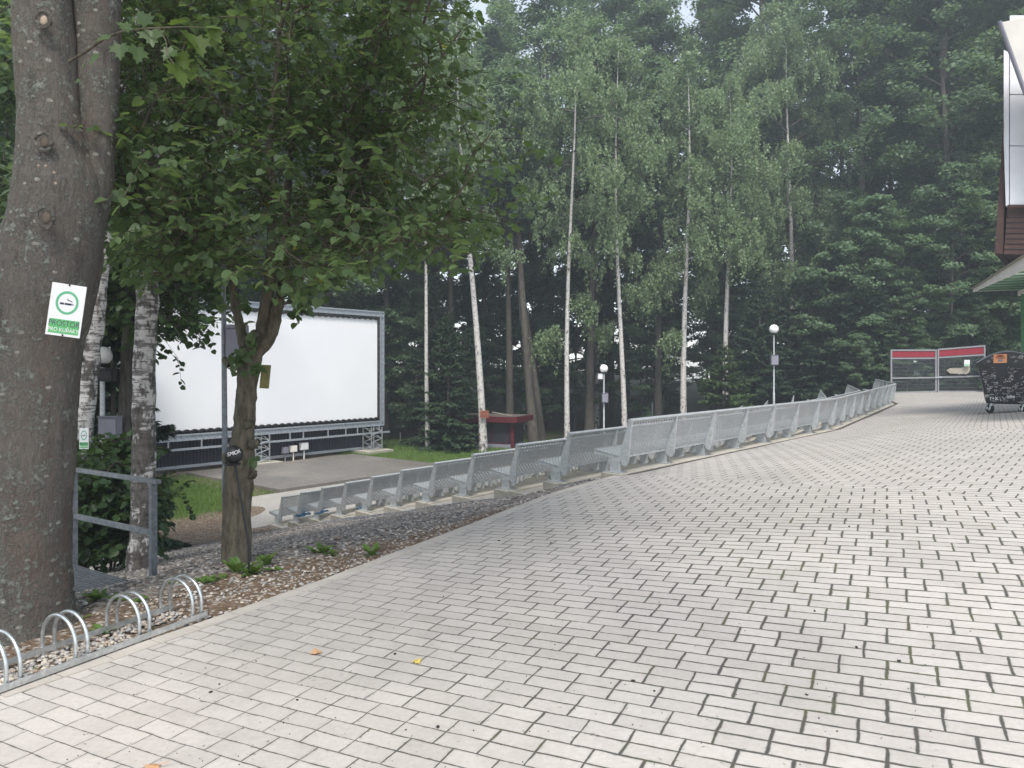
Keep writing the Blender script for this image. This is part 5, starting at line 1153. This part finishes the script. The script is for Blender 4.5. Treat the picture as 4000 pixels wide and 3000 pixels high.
# hornbeam behind, hanging over the left end of the screen; hazel by the railing
def bushy(name, base, poly, D0, D1_, nt_, ntw, nlv, tl, lsz, wm, cm, label, cat, stempts, sr, seed, spread=0.2, tw=0.4, group=None):
    rng = np.random.default_rng(seed); base = np.array(base); wood = []; nodes = []
    for P in stempts:
        P = np.array(P); Q_ = interp_path(P, np.linspace(0, 1, 14)); wood.append(tube(Q_, np.linspace(sr, sr * 0.3, 14), 8)); nodes += list(Q_[2:])
    tg = sample_crown(rng, poly, D0, D1_, nt_, base); limbs = grow(rng, nodes, None, tg, 0)
    tws, C, AX, NR = leafy(rng, limbs, ntw, nlv, tl, spread, tw, 0.4)
    root = empty(name, base, label, cat, group); link('trunk', np_mesh('trunk', *join(wood + [tube(P, np.linspace(0.014, 0.004, len(P)), 5) for P in limbs] + tws), smooth=True), M[wm], root)
    link('crown', np_mesh('crown', *place_leaves(*tl, C, AX, NR, lsz * rng.uniform(0.6, 1.3, len(C)))), M[cm], root); return root
hb = at(455, 2000, 13.2); hb.z = low_z(hb.x, hb.y)
bushy('hornbeam_tree', hb, [(390, 500), (820, 620), (860, 960), (850, 1040), (835, 1170), (740, 1260), (640, 1280), (560, 1310), (480, 1300), (400, 1200), (360, 900)], 11.5, 15.0, 90, 1150, 8, HAZ, 0.115, 'bark', 'leaf_hazel', 'leafy hornbeam whose boughs hang over the left of the screen', 'tree', [[(0, 0, -0.3), (0.1, 0.05, 2.0), (0.2, 0, 4.2), (0.5, 0, 6.8), (0.9, 0.2, 9.0)]], 0.14, 21, 0.30, 0.5)
zb0 = at(420, 2130, 9.2); zb0.z = low_z(zb0.x, zb0.y)
bushy('hazel_bush', zb0, [(230, 1840), (300, 1800), (370, 1780), (420, 1740), (520, 1760), (560, 1850), (590, 1930), (610, 2000), (600, 2090), (540, 2130), (420, 2150), (240, 2140)], 8.5, 9.9, 95, 850, 8, HAZ, 0.085, 'bark', 'leaf_hazel', 'dense dark hazel bush behind the grey handrail', 'bush', [[(0, 0, -0.2), (a, b, 0.5), (a * 1.6, b * 1.5, 1.0)] for a, b in ((0.1, 0.0), (-0.2, 0.1), (0.25, -0.1), (-0.35, -0.1), (0.0, 0.2))], 0.018, 22, 0.13, 0.28)
fb = at(120, 2100, 11.5); fb.z = low_z(fb.x, fb.y)
bushy('hornbeam_tree', fb, [(-250, -200), (700, -200), (640, 200), (560, 500), (300, 700), (60, 1000), (40, 1300), (-250, 1300)], 9.5, 14.5, 110, 1500, 8, HAZ, 0.12, 'bark', 'leaf_mid', 'leafy hornbeam seen in gaps behind the big maple trunk', 'tree', [[(0, 0, -0.3), (0.0, 0.05, 3.0), (0.2, 0, 6.2), (0.3, 0, 9.8), (0.4, 0.2, 12.0)], [(0, 0, 2.0), (-0.4, -0.2, 4.0), (-0.9, -0.3, 7)]], 0.16, 23, 0.35, 0.5)

# --- big maple on the left
MD = 4.62; mb = np.array(at(30, 2460, MD)); mb[2] = low_z(mb[0], mb[1]); rng = np.random.default_rng(5)
def mt_(pts, D=MD, s=48, n=90, flat=1.0):
    P = np.array([at(a, b, D + e) for a, b, _, e in pts]) - mb; k = np.linspace(0, 1, n); Q_ = interp_path(P, k); rr = np.interp(k, np.linspace(0, 1, len(pts)), [q[2] * D / F for q in pts])
    v, f = tube(Q_, rr, s, ref=(0.02, 1, 0.05))
    return Q_, v, f
def rough(v, amp):
    a = np.sin(v[:, 0] * 23 + v[:, 2] * 3) * np.sin(v[:, 1] * 19 - v[:, 2] * 2.1) + 0.6 * np.sin(v[:, 2] * 9 + v[:, 0] * 31) * np.sin(v[:, 1] * 37); return v + (a * amp)[:, None] * np.array((1, 1, 0.2)) + rng.normal(0, amp * 0.25, v.shape)
T1_, v1, f1 = mt_([(20, 2560, 330, 0), (28, 2480, 268, 0), (32, 2400, 226, 0), (36, 2200, 210, 0), (42, 2000, 206, 0), (72, 1800, 200, 0), (88, 1600, 186, 0), (110, 1450, 180, 0), (136, 1300, 176, 0), (172, 1150, 176, 0), (202, 1000, 174, 0), (224, 850, 168, 0), (228, 720, 158, 0), (204, 560, 122, 0), (194, 420, 112, 0), (184, 280, 110, 0), (173, 120, 108, 0), (162, -100, 104, 0), (150, -700, 88, 0)])
T2_, v2, f2 = mt_([(280, 980, 60, .03), (328, 870, 78, .05), (366, 720, 72, .08), (386, 560, 62, .11), (386, 400, 74, .13), (384, 200, 80, .15), (378, 0, 88, .17), (396, -300, 84, .2), (440, -700, 76, .25)], n=60)
root = empty('maple_tree', mb, 'massive lichen-covered maple with a forked trunk at the left edge', 'tree')
link('trunk', np_mesh('trunk', *join([(rough(v1, 0.006), f1), (rough(v2, 0.005), f2)]), smooth=True), M['maple_bark'], root)
for (a, b, r_, d_) in ((165, 76, 24, 0.175), (168, 552, 26, 0.225), (175, 848, 28, 0.285)):
    c = np.array(at(a, b, MD - d_ - 0.03)) - mb; m = MB(); q = [(c[0] + r_ * MD / F * math.cos(t), c[1] + 0.012 * math.cos(t), c[2] + 1.25 * r_ * MD / F * math.sin(t)) for t in np.linspace(0, 2 * PI, 22)]
    q = [(a_[0] + rng.normal(0, 0.002), a_[1] + 0.006, a_[2] + rng.normal(0, 0.002)) for a_ in q]; m.tube(q, [0.008 + 0.004 * abs(math.sin(i * 0.7)) for i in range(22)], 7, caps=False); so_ = m.build('branch_scar', M['maple_bark'], root, smooth=True)
    m = MB(); m.sphere(c + np.array((0, 0.012, 0)), r_ * MD / F * 0.62, 14, 8, (1, 0.35, 1.25)); m.build('cut_face', M['woodcut'] if b < 300 else M['cutring'], so_, smooth=True)
for (a, b) in ((152, 648), (180, 649), (212, 675), (218, 717)):
    m = MB(); m.sphere(np.array(at(a, b, MD - 0.29)) - mb, 0.009, 8, 6); m.build('bark_chip', M['woodcut'], root)
m = MB(); P = [np.array(at(*p)) - mb for p in ((270, 240, 4.42), (330, 205, 4.3), (410, 150, 4.2), (470, 125, 4.15), (560, 112, 4.1), (640, 108, 4.05), (740, 105, 4.0), (800, 108, 4.0))]; m.tube(P, [0.009, 0.008, 0.007, 0.006, 0.005, 0.004, 0.003, 0.002], 7)
m.tube([np.array(at(*p)) - mb for p in ((620, 108, 4.06), (648, 160, 4.0), (655, 215, 3.98), (680, 250, 3.95))], 0.003, 5)
m.tube([np.array(at(*p)) - mb for p in ((290, 318, 4.3), (320, 300, 4.25), (345, 316, 4.2), (330, 324, 4.2))], 0.002, 5); m.build('side_branch', M['bark_linden'], root, smooth=True)
LV = ((385, 222, 52, (-.9, 0, -.5), 0), (330, 248, 22, (-.6, 0, -1), 0), (425, 150, 50, (-.9, -.2, -.1), 0), (470, 175, 58, (.1, -.3, -1), 0), (535, 185, 62, (.2, -.2, -1), 0), (505, 120, 50, (-.5, -.3, .4), 0), (590, 120, 72, (.3, -.5, -1), 0), (575, 95, 55, (-.3, -.3, .6), 0), (670, 98, 58, (.6, 0, .3), 1), (705, 118, 92, (.9, -.1, -.75), 1), (760, 150, 74, (.55, -.1, -1), 1), (810, 108, 50, (.9, 0, .1), 0), (825, 118, 55, (.7, 0, -.8), 1), (680, 195, 58, (-.4, -.3, -.5), 0), (705, 215, 64, (.5, -.2, -1), 1), (680, 250, 92, (.6, -.1, -1), 1), (312, 316, 24, (-1, 0, -.2), 0))
for nm, kk, mt, sel in [('leaf', l[4], 'leaf_maple' if l[4] else 'leaf_linden', [l]) for l in LV]:
    C = np.array([np.array(at(a, b, 4.05 + 0.0004 * (a % 200))) - mb for i, (a, b, *_) in enumerate(sel)]); ax = np.array([l[3] for l in sel], float); sz = np.array([l[2] for l in sel]) * 4.05 / F * 1.12
    link(nm, np_mesh(nm, *place_leaves(*MAPL, C, ax, unit(np.array((0.0, -0.75, 0.8)) + rng.normal(0, 0.35, (len(C), 3))), sz)), M[mt], root)
# crown of the maple, unseen high above the frame, widened to shade the near paving
tgm = [np.array((-3.2 + rng.uniform(-3.6, 4.6), 4.7 + rng.uniform(-4.2, 3.6), rng.uniform(5.4, 9.5))) - mb for _ in range(95)]
limbs = grow(rng, list(T1_[-14:]) + list(T2_[-14:]), None, tgm, 0, 0.4); tws, C, AX, NR = leafy(rng, limbs, 1000, 8, MAPL, 0.45, 0.55, 0.4)
k = (C[:, 2] + mb[2]) > EYE + 0.52 * (C[:, 1] + mb[1]) + 0.15; C, AX, NR = C[k], AX[k], NR[k]
link('limbs', np_mesh('limbs', *join([tube(P, np.linspace(0.03, 0.006, len(P)), 6) for P in limbs]), smooth=True), M['bark_linden'], root)
link('crown', np_mesh('crown', *place_leaves(*MAPL, C, AX, NR, 0.15 * rng.uniform(0.7, 1.2, len(C)))), M['leaf_linden'], root)

# ------------------------------------------------------------------ stones, weeds, grass, litter
def ico():
    bm = bmesh.new(); bmesh.ops.create_icosphere(bm, subdivisions=1, radius=1); v = np.array([x.co[:] for x in bm.verts]); f = np.array([[q.index for q in p.verts] for p in bm.faces]); bm.free(); return v, f
IV, IF = ico()
def stones(name, pts, size, mat, label, seed):
    rng = np.random.default_rng(seed); N = len(pts); a = rng.uniform(0, 2 * PI, N); ca, sa = np.cos(a), np.sin(a)
    sc = np.stack([rng.uniform(0.8, 1.3, N), rng.uniform(0.6, 1.0, N), rng.uniform(0.4, 0.75, N)], -1) * size[:, None]
    L_ = (IV[None] * (1 + rng.normal(0, 0.10, (N, len(IV), 1)))) * sc[:, None, :]
    V = np.stack([L_[..., 0] * ca[:, None] - L_[..., 1] * sa[:, None], L_[..., 0] * sa[:, None] + L_[..., 1] * ca[:, None], L_[..., 2]], -1) + pts[:, None, :]
    f = (IF[None] + (np.arange(N) * len(IV))[:, None, None]).reshape(-1, 3)
    return tag(link(name, np_mesh(name, V.reshape(-1, 3), f, True), mat), label, 'stones', kind='stuff')
def stone_mat(name, cols, rough=0.8):
    t = NT(name); i = t.island(); c = t.mix(t.math('GREATER_THAN', i, 0.5), t.mix(t.math('MULTIPLY', i, 2.0), cols[0], cols[1]), t.mix(t.math('SUBTRACT', t.math('MULTIPLY', i, 2.0), 1.0), cols[2], cols[3])); t.bsdf(c, rough, 0, 0.3); return t.mat
M['pebble'] = stone_mat('pale_pebbles', ((0.20, 0.19, 0.19), (0.46, 0.44, 0.42), (0.32, 0.25, 0.19), (0.52, 0.48, 0.42)))
M['gravelst'] = stone_mat('grey_gravel', ((0.10, 0.095, 0.09), (0.30, 0.28, 0.26), (0.20, 0.16, 0.125), (0.42, 0.40, 0.37)))
M['darkst'] = stone_mat('dark_basalt_gravel', ((0.05, 0.052, 0.06), (0.15, 0.155, 0.17), (0.10, 0.10, 0.11), (0.24, 0.245, 0.26)))
rng = np.random.default_rng(51)
def tz(x, y): return EYE - low_h(x, y)
def gz(x, y):
    """ground height incl. the blend to the kerb"""
    bxx = bx(y); nr = sstep(0.9, 0.0, bxx - x); return tz(x, y) * (1 - nr) + (EYE - pave_h(bxx, y) - 0.03) * nr
s = rng.uniform(-1.3, Lr + 0.0, 2600); n = rng.uniform(-0.01, 0.33, 2600); k = ~((s > Lr - 0.42) & (n < 0.2) & (rng.uniform(size=2600) < 0.9) & (s + n > Lr - 0.36)); s, n = s[k], n[k]
px_ = ra.x + rdir.x * s + rn.x * n; py_ = ra.y + rdir.y * s + rn.y * n; pts = np.stack([px_, py_, EYE - pave_h(bx(py_), py_) - 0.012 + rng.uniform(-0.006, 0.012, len(s))], -1)
stones('pebble_bed', pts, rng.uniform(0.008, 0.019, len(s)), M['pebble'], 'pale rounded pebbles between the bicycle rack rails', 52)
def scatter(n, f):
    out = []
    while len(out) < n:
        y = 4.6 + 15 * rng.uniform(size=4000) ** 1.6; x = rng.uniform(-8, 1.6, 4000); k = f(x, y); out += list(np.stack([x[k], y[k]], -1))
    return np.array(out[:n])
tn = lambda x, y: (x - P0[0]) * D1[0] + (y - P0[1]) * D1[1] - tnear(qdist(x, y))
pg = scatter(15000, lambda x, y: (x < bx(y) - 0.5) & (qdist(x, y) > -0.15 + rng.normal(0, 0.25, x.shape)) & (qdist(x, y) < 9) & (tn(x, y) < 0.1) & (x > -0.85 * y))
stones('loose_gravel', np.c_[pg, gz(pg[:, 0], pg[:, 1]) + 0.004], rng.uniform(0.010, 0.026, len(pg)), M['gravelst'], 'loose grey gravel on the bank below the kerb', 53)
pd_ = scatter(9000, lambda x, y: (x < bx(y) - 0.12) & (qdist(x, y) > 0.1) & (qdist(x, y) < 7) & (tn(x, y) < 0.1) & (tn(x, y) > -1.1 - 0.1 * qdist(x, y)))
stones('dark_gravel', np.c_[pd_, gz(pd_[:, 0], pd_[:, 1]) + 0.006], rng.uniform(0.010, 0.024, len(pd_)), M['darkst'], 'dark basalt gravel at the ends of the bench rows', 54)
ps = scatter(1300, lambda x, y: (x < bx(y) - 0.06) & (x > bx(y) - 1.0) & (y < 9.5) & (y > 4.75))
stones('stray_pebbles', np.c_[ps, gz(ps[:, 0], ps[:, 1]) + 0.003], rng.uniform(0.006, 0.017, len(ps)), M['pebble'], 'stray pale pebbles in the brown soil along the kerb', 55)
# cones, grit and needles on the paving
n = 700; y = 2.6 + 16 * rng.uniform(size=n) ** 1.5; x = rng.uniform(-0.6, 0.62, n) * y; k = x > bx(y) + 0.1; x, y = x[k], y[k]
stones('paving_litter', np.stack([x, y, EYE - pave_h(x, y) + 0.003], -1), np.where(rng.uniform(size=len(x)) < 0.08, rng.uniform(0.007, 0.012, len(x)), rng.uniform(0.002, 0.0045, len(x))), M['debris'], 'dark bits of cone and bark scattered on the pavers', 56)
n = 900; y = 2.6 + 7 * rng.uniform(size=n) ** 1.3; x = rng.uniform(-0.66, 0.6, n) * y; k = x > bx(y) + 0.12; x, y = x[k], y[k]; N = len(x)
tag(link('needle_litter', np_mesh('needle_litter', *place_leaves(RH_V * np.array((0.14, 1, 1)), RH_F, np.stack([x, y, EYE - pave_h(x, y) + 0.004], -1), np.c_[rng.normal(0, 1, (N, 2)), np.zeros(N)], np.tile((0, 0, 1.0), (N, 1)), rng.uniform(0.012, 0.032, N))), M['debris']), 'dry needles and twigs scattered on the pavers', 'litter', kind='stuff')
# fallen leaves
def fallen(px, py, h, size, mat, label, rz):
    D = F * h / (py - HZ); p = at(px, py, D); p.z = pave_z(p.x, p.y) + 0.006; v, f = MAPL; m = MB(); m.add(v * np.array((1, 1, -0.8)) * size, [tuple(q) for q in f]); m.tube([(0, 0, 0.002), (0.0, -0.3 * size, 0.006), (0.1 * size, -0.6 * size, 0.012)], 0.0016, 5)
    o = m.build('fallen_leaf', M[mat]); o.location = p + Vector((0, 0, 0.10 * size)); o.rotation_euler = (0.06, 0.08, rz); tag(o, label, 'fallen leaf', 'fallen leaves on the paving')
fallen(620, 2978, 1.57, 0.06, 'dryleaf', 'orange maple leaf lying at the very front of the paving', 1.9)
fallen(1240, 2545, 1.56, 0.055, 'dryleaf', 'curled tan leaf lying in the middle of the left paving', 0.6)
fallen(1620, 2582, 1.55, 0.045, 'yellowleaf', 'small yellow leaf lying on the left-centre paving', -0.8)
# weeds
def weed(px, py, D, n, sz, label, up=0.8):
    p = at(px, py, D); p.z = float(gz(np.array([p.x]), np.array([p.y]))[0]); r_ = np.random.default_rng(int(px + py)); a = r_.uniform(0, 2 * PI, n); ax = np.stack([np.cos(a), np.sin(a), r_.uniform(0.3, 1.3, n) * up], -1)
    tv, tf = leaf_template([(0.10, 0.15), (0.12, 0.4), (0.22, 0.65), (0.14, 0.88)], 0.06, 0.35); C = r_.normal(0, sz * 0.12, (n, 3)) * np.array((1, 1, 0))
    root = empty('weed', p, label, 'weed', 'weeds along the kerb'); link('leaves', np_mesh('leaves', *place_leaves(tv, tf, C, ax, np.tile((0, 0, 1.0), (n, 1)) - unit(ax) * 0.3, sz * r_.uniform(0.6, 1.2, n))), M['weed'], root)
    m = MB(); m.tube([(0, 0, -0.03), (0.0, 0, 0.02), (0.004, 0.002, sz * 0.4)], [0.006, 0.004, 0.002], 6); m.build('stem', M['weed'], root)
weed(315, 2425, 4.75, 16, 0.075, 'broad-leaved weed rosette behind the middle rack hoops')
weed(405, 2450, 4.5, 12, 0.085, 'tall weed growing up through the third hoop pair', 1.4)
weed(585, 2445, 4.6, 7, 0.05, 'single small weed among the pebbles between hoop pairs')
weed(392, 2310, 5.2, 14, 0.09, 'weed clump at the edge of the grating walkway', 1.2)
weed(455, 2330, 5.15, 14, 0.075, 'low weed clump in front of the walkway grating')
weed(540, 2330, 5.1, 14, 0.075, 'low weeds in front of the walkway corner')
weed(670, 2270, 5.5, 12, 0.07, 'small weed just right of the handrail end post')
weed(800, 2255, 5.55, 18, 0.095, 'wide weed clump on the soil left of the linden foot', 0.7)
weed(860, 2245, 5.6, 14, 0.08, 'low weed clump close to the linden foot', 0.7)
weed(935, 2225, 5.8, 9, 0.14, 'tall dock leaves standing against the linden foot', 2.0)
weed(985, 2245, 5.75, 14, 0.11, 'weed clump at the foot of the ashtray rod', 1.4)
weed(1040, 2225, 6.0, 10, 0.15, 'upright dock weed just right of the ashtray rod', 1.8)
weed(1075, 2255, 5.85, 10, 0.09, 'small weed lower right of the upright dock')
weed(1255, 2190, 6.4, 12, 0.12, 'dock weed half way along the gravel edge', 1.5)
weed(1290, 2205, 6.35, 10, 0.09, 'low weed beside the half-way dock')
weed(1455, 2185, 6.3, 9, 0.12, 'bright upright weed hard against the kerb', 1.9)
weed(130, 2610, 4.0, 9, 0.05, 'tiny weed by the leftmost hoops')
# grass
def grass(name, pts, z, hgt, label, seed):
    r_ = np.random.default_rng(seed); N = len(pts); C = np.c_[pts, z]; ax = unit(np.c_[r_.normal(0, 0.45, (N, 2)), np.ones(N)]); tv = np.array([(-0.05, 0, 0), (0.05, 0, 0), (0.03, 0.6, 0.05), (0.0, 1, 0.2)]); nr = np.c_[r_.normal(0, 1, (N, 2)), np.full(N, 0.2)]
    tag(link(name, np_mesh(name, *place_leaves(tv, RH_F, C, ax, nr, hgt * r_.uniform(0.5, 1.3, N))), M['grass']), label, 'grass', kind='stuff')
def gpts(n, x0, x1, y0, y1, f):
    out = np.zeros((0, 2))
    while len(out) < n:
        x = rng.uniform(x0, x1, n); y = rng.uniform(y0, y1, n); k = f(x, y); out = np.vstack([out, np.stack([x[k], y[k]], -1)])
    return out[:n]
tt = lambda x, y: (x - P0[0]) * D1[0] + (y - P0[1]) * D1[1]
g1_ = gpts(26000, -17, -5, 17, 31, lambda x, y: (tt(x, y) < 5.7) & (qdist(x, y) > 15.8 + rng.normal(0, 0.6, x.shape)) & (qdist(x, y) < 24) & ~((qdist(x, y) < 17.4) & (tt(x, y) > 1.5 + (qdist(x, y) - 12.8) * 0.63)))
grass('lawn_grass', g1_, tz(g1_[:, 0], g1_[:, 1]), 0.13, 'bright green grass patch left of the stage paving', 61)
g2_ = gpts(26000, -9, 2.5, 34, 46, lambda x, y: (qdist(x, y) > 15.0 + rng.normal(0, 0.4, x.shape)) & (tt(x, y) > 14.5))
grass('lawn_grass', g2_, tz(g2_[:, 0], g2_[:, 1]), 0.13, 'green lawn between the stage paving and the red kiosk', 62)
g3_ = gpts(5000, 18.3, 33, 38.4, 39.6, lambda x, y: x > 0)
grass('verge_grass', g3_, np.full(len(g3_), EYE - 1.28), 0.16, 'strip of grass under the far gate', 63)
# ------------------------------------------------------------------ haze volume added to lighten the far trees
m = MB(); m.box((0, 60, 22), (260, 300, 66)); hz_ = m.build('haze', None)
t = NT('pale_haze'); pv = t.n('VolumePrincipled', {'Color': (0.80, 0.91, 1.0), 'Density': 0.0026, 'Anisotropy': 0.3}); t.t.links.new(pv.outputs[0], t.out.inputs['Volume'])
hz_.data.materials.clear(); hz_.data.materials.append(t.mat); tag(hz_, 'thin pale haze volume added to lighten the far trees', 'haze', kind='stuff')
SC.cycles.volume_bounces = 0
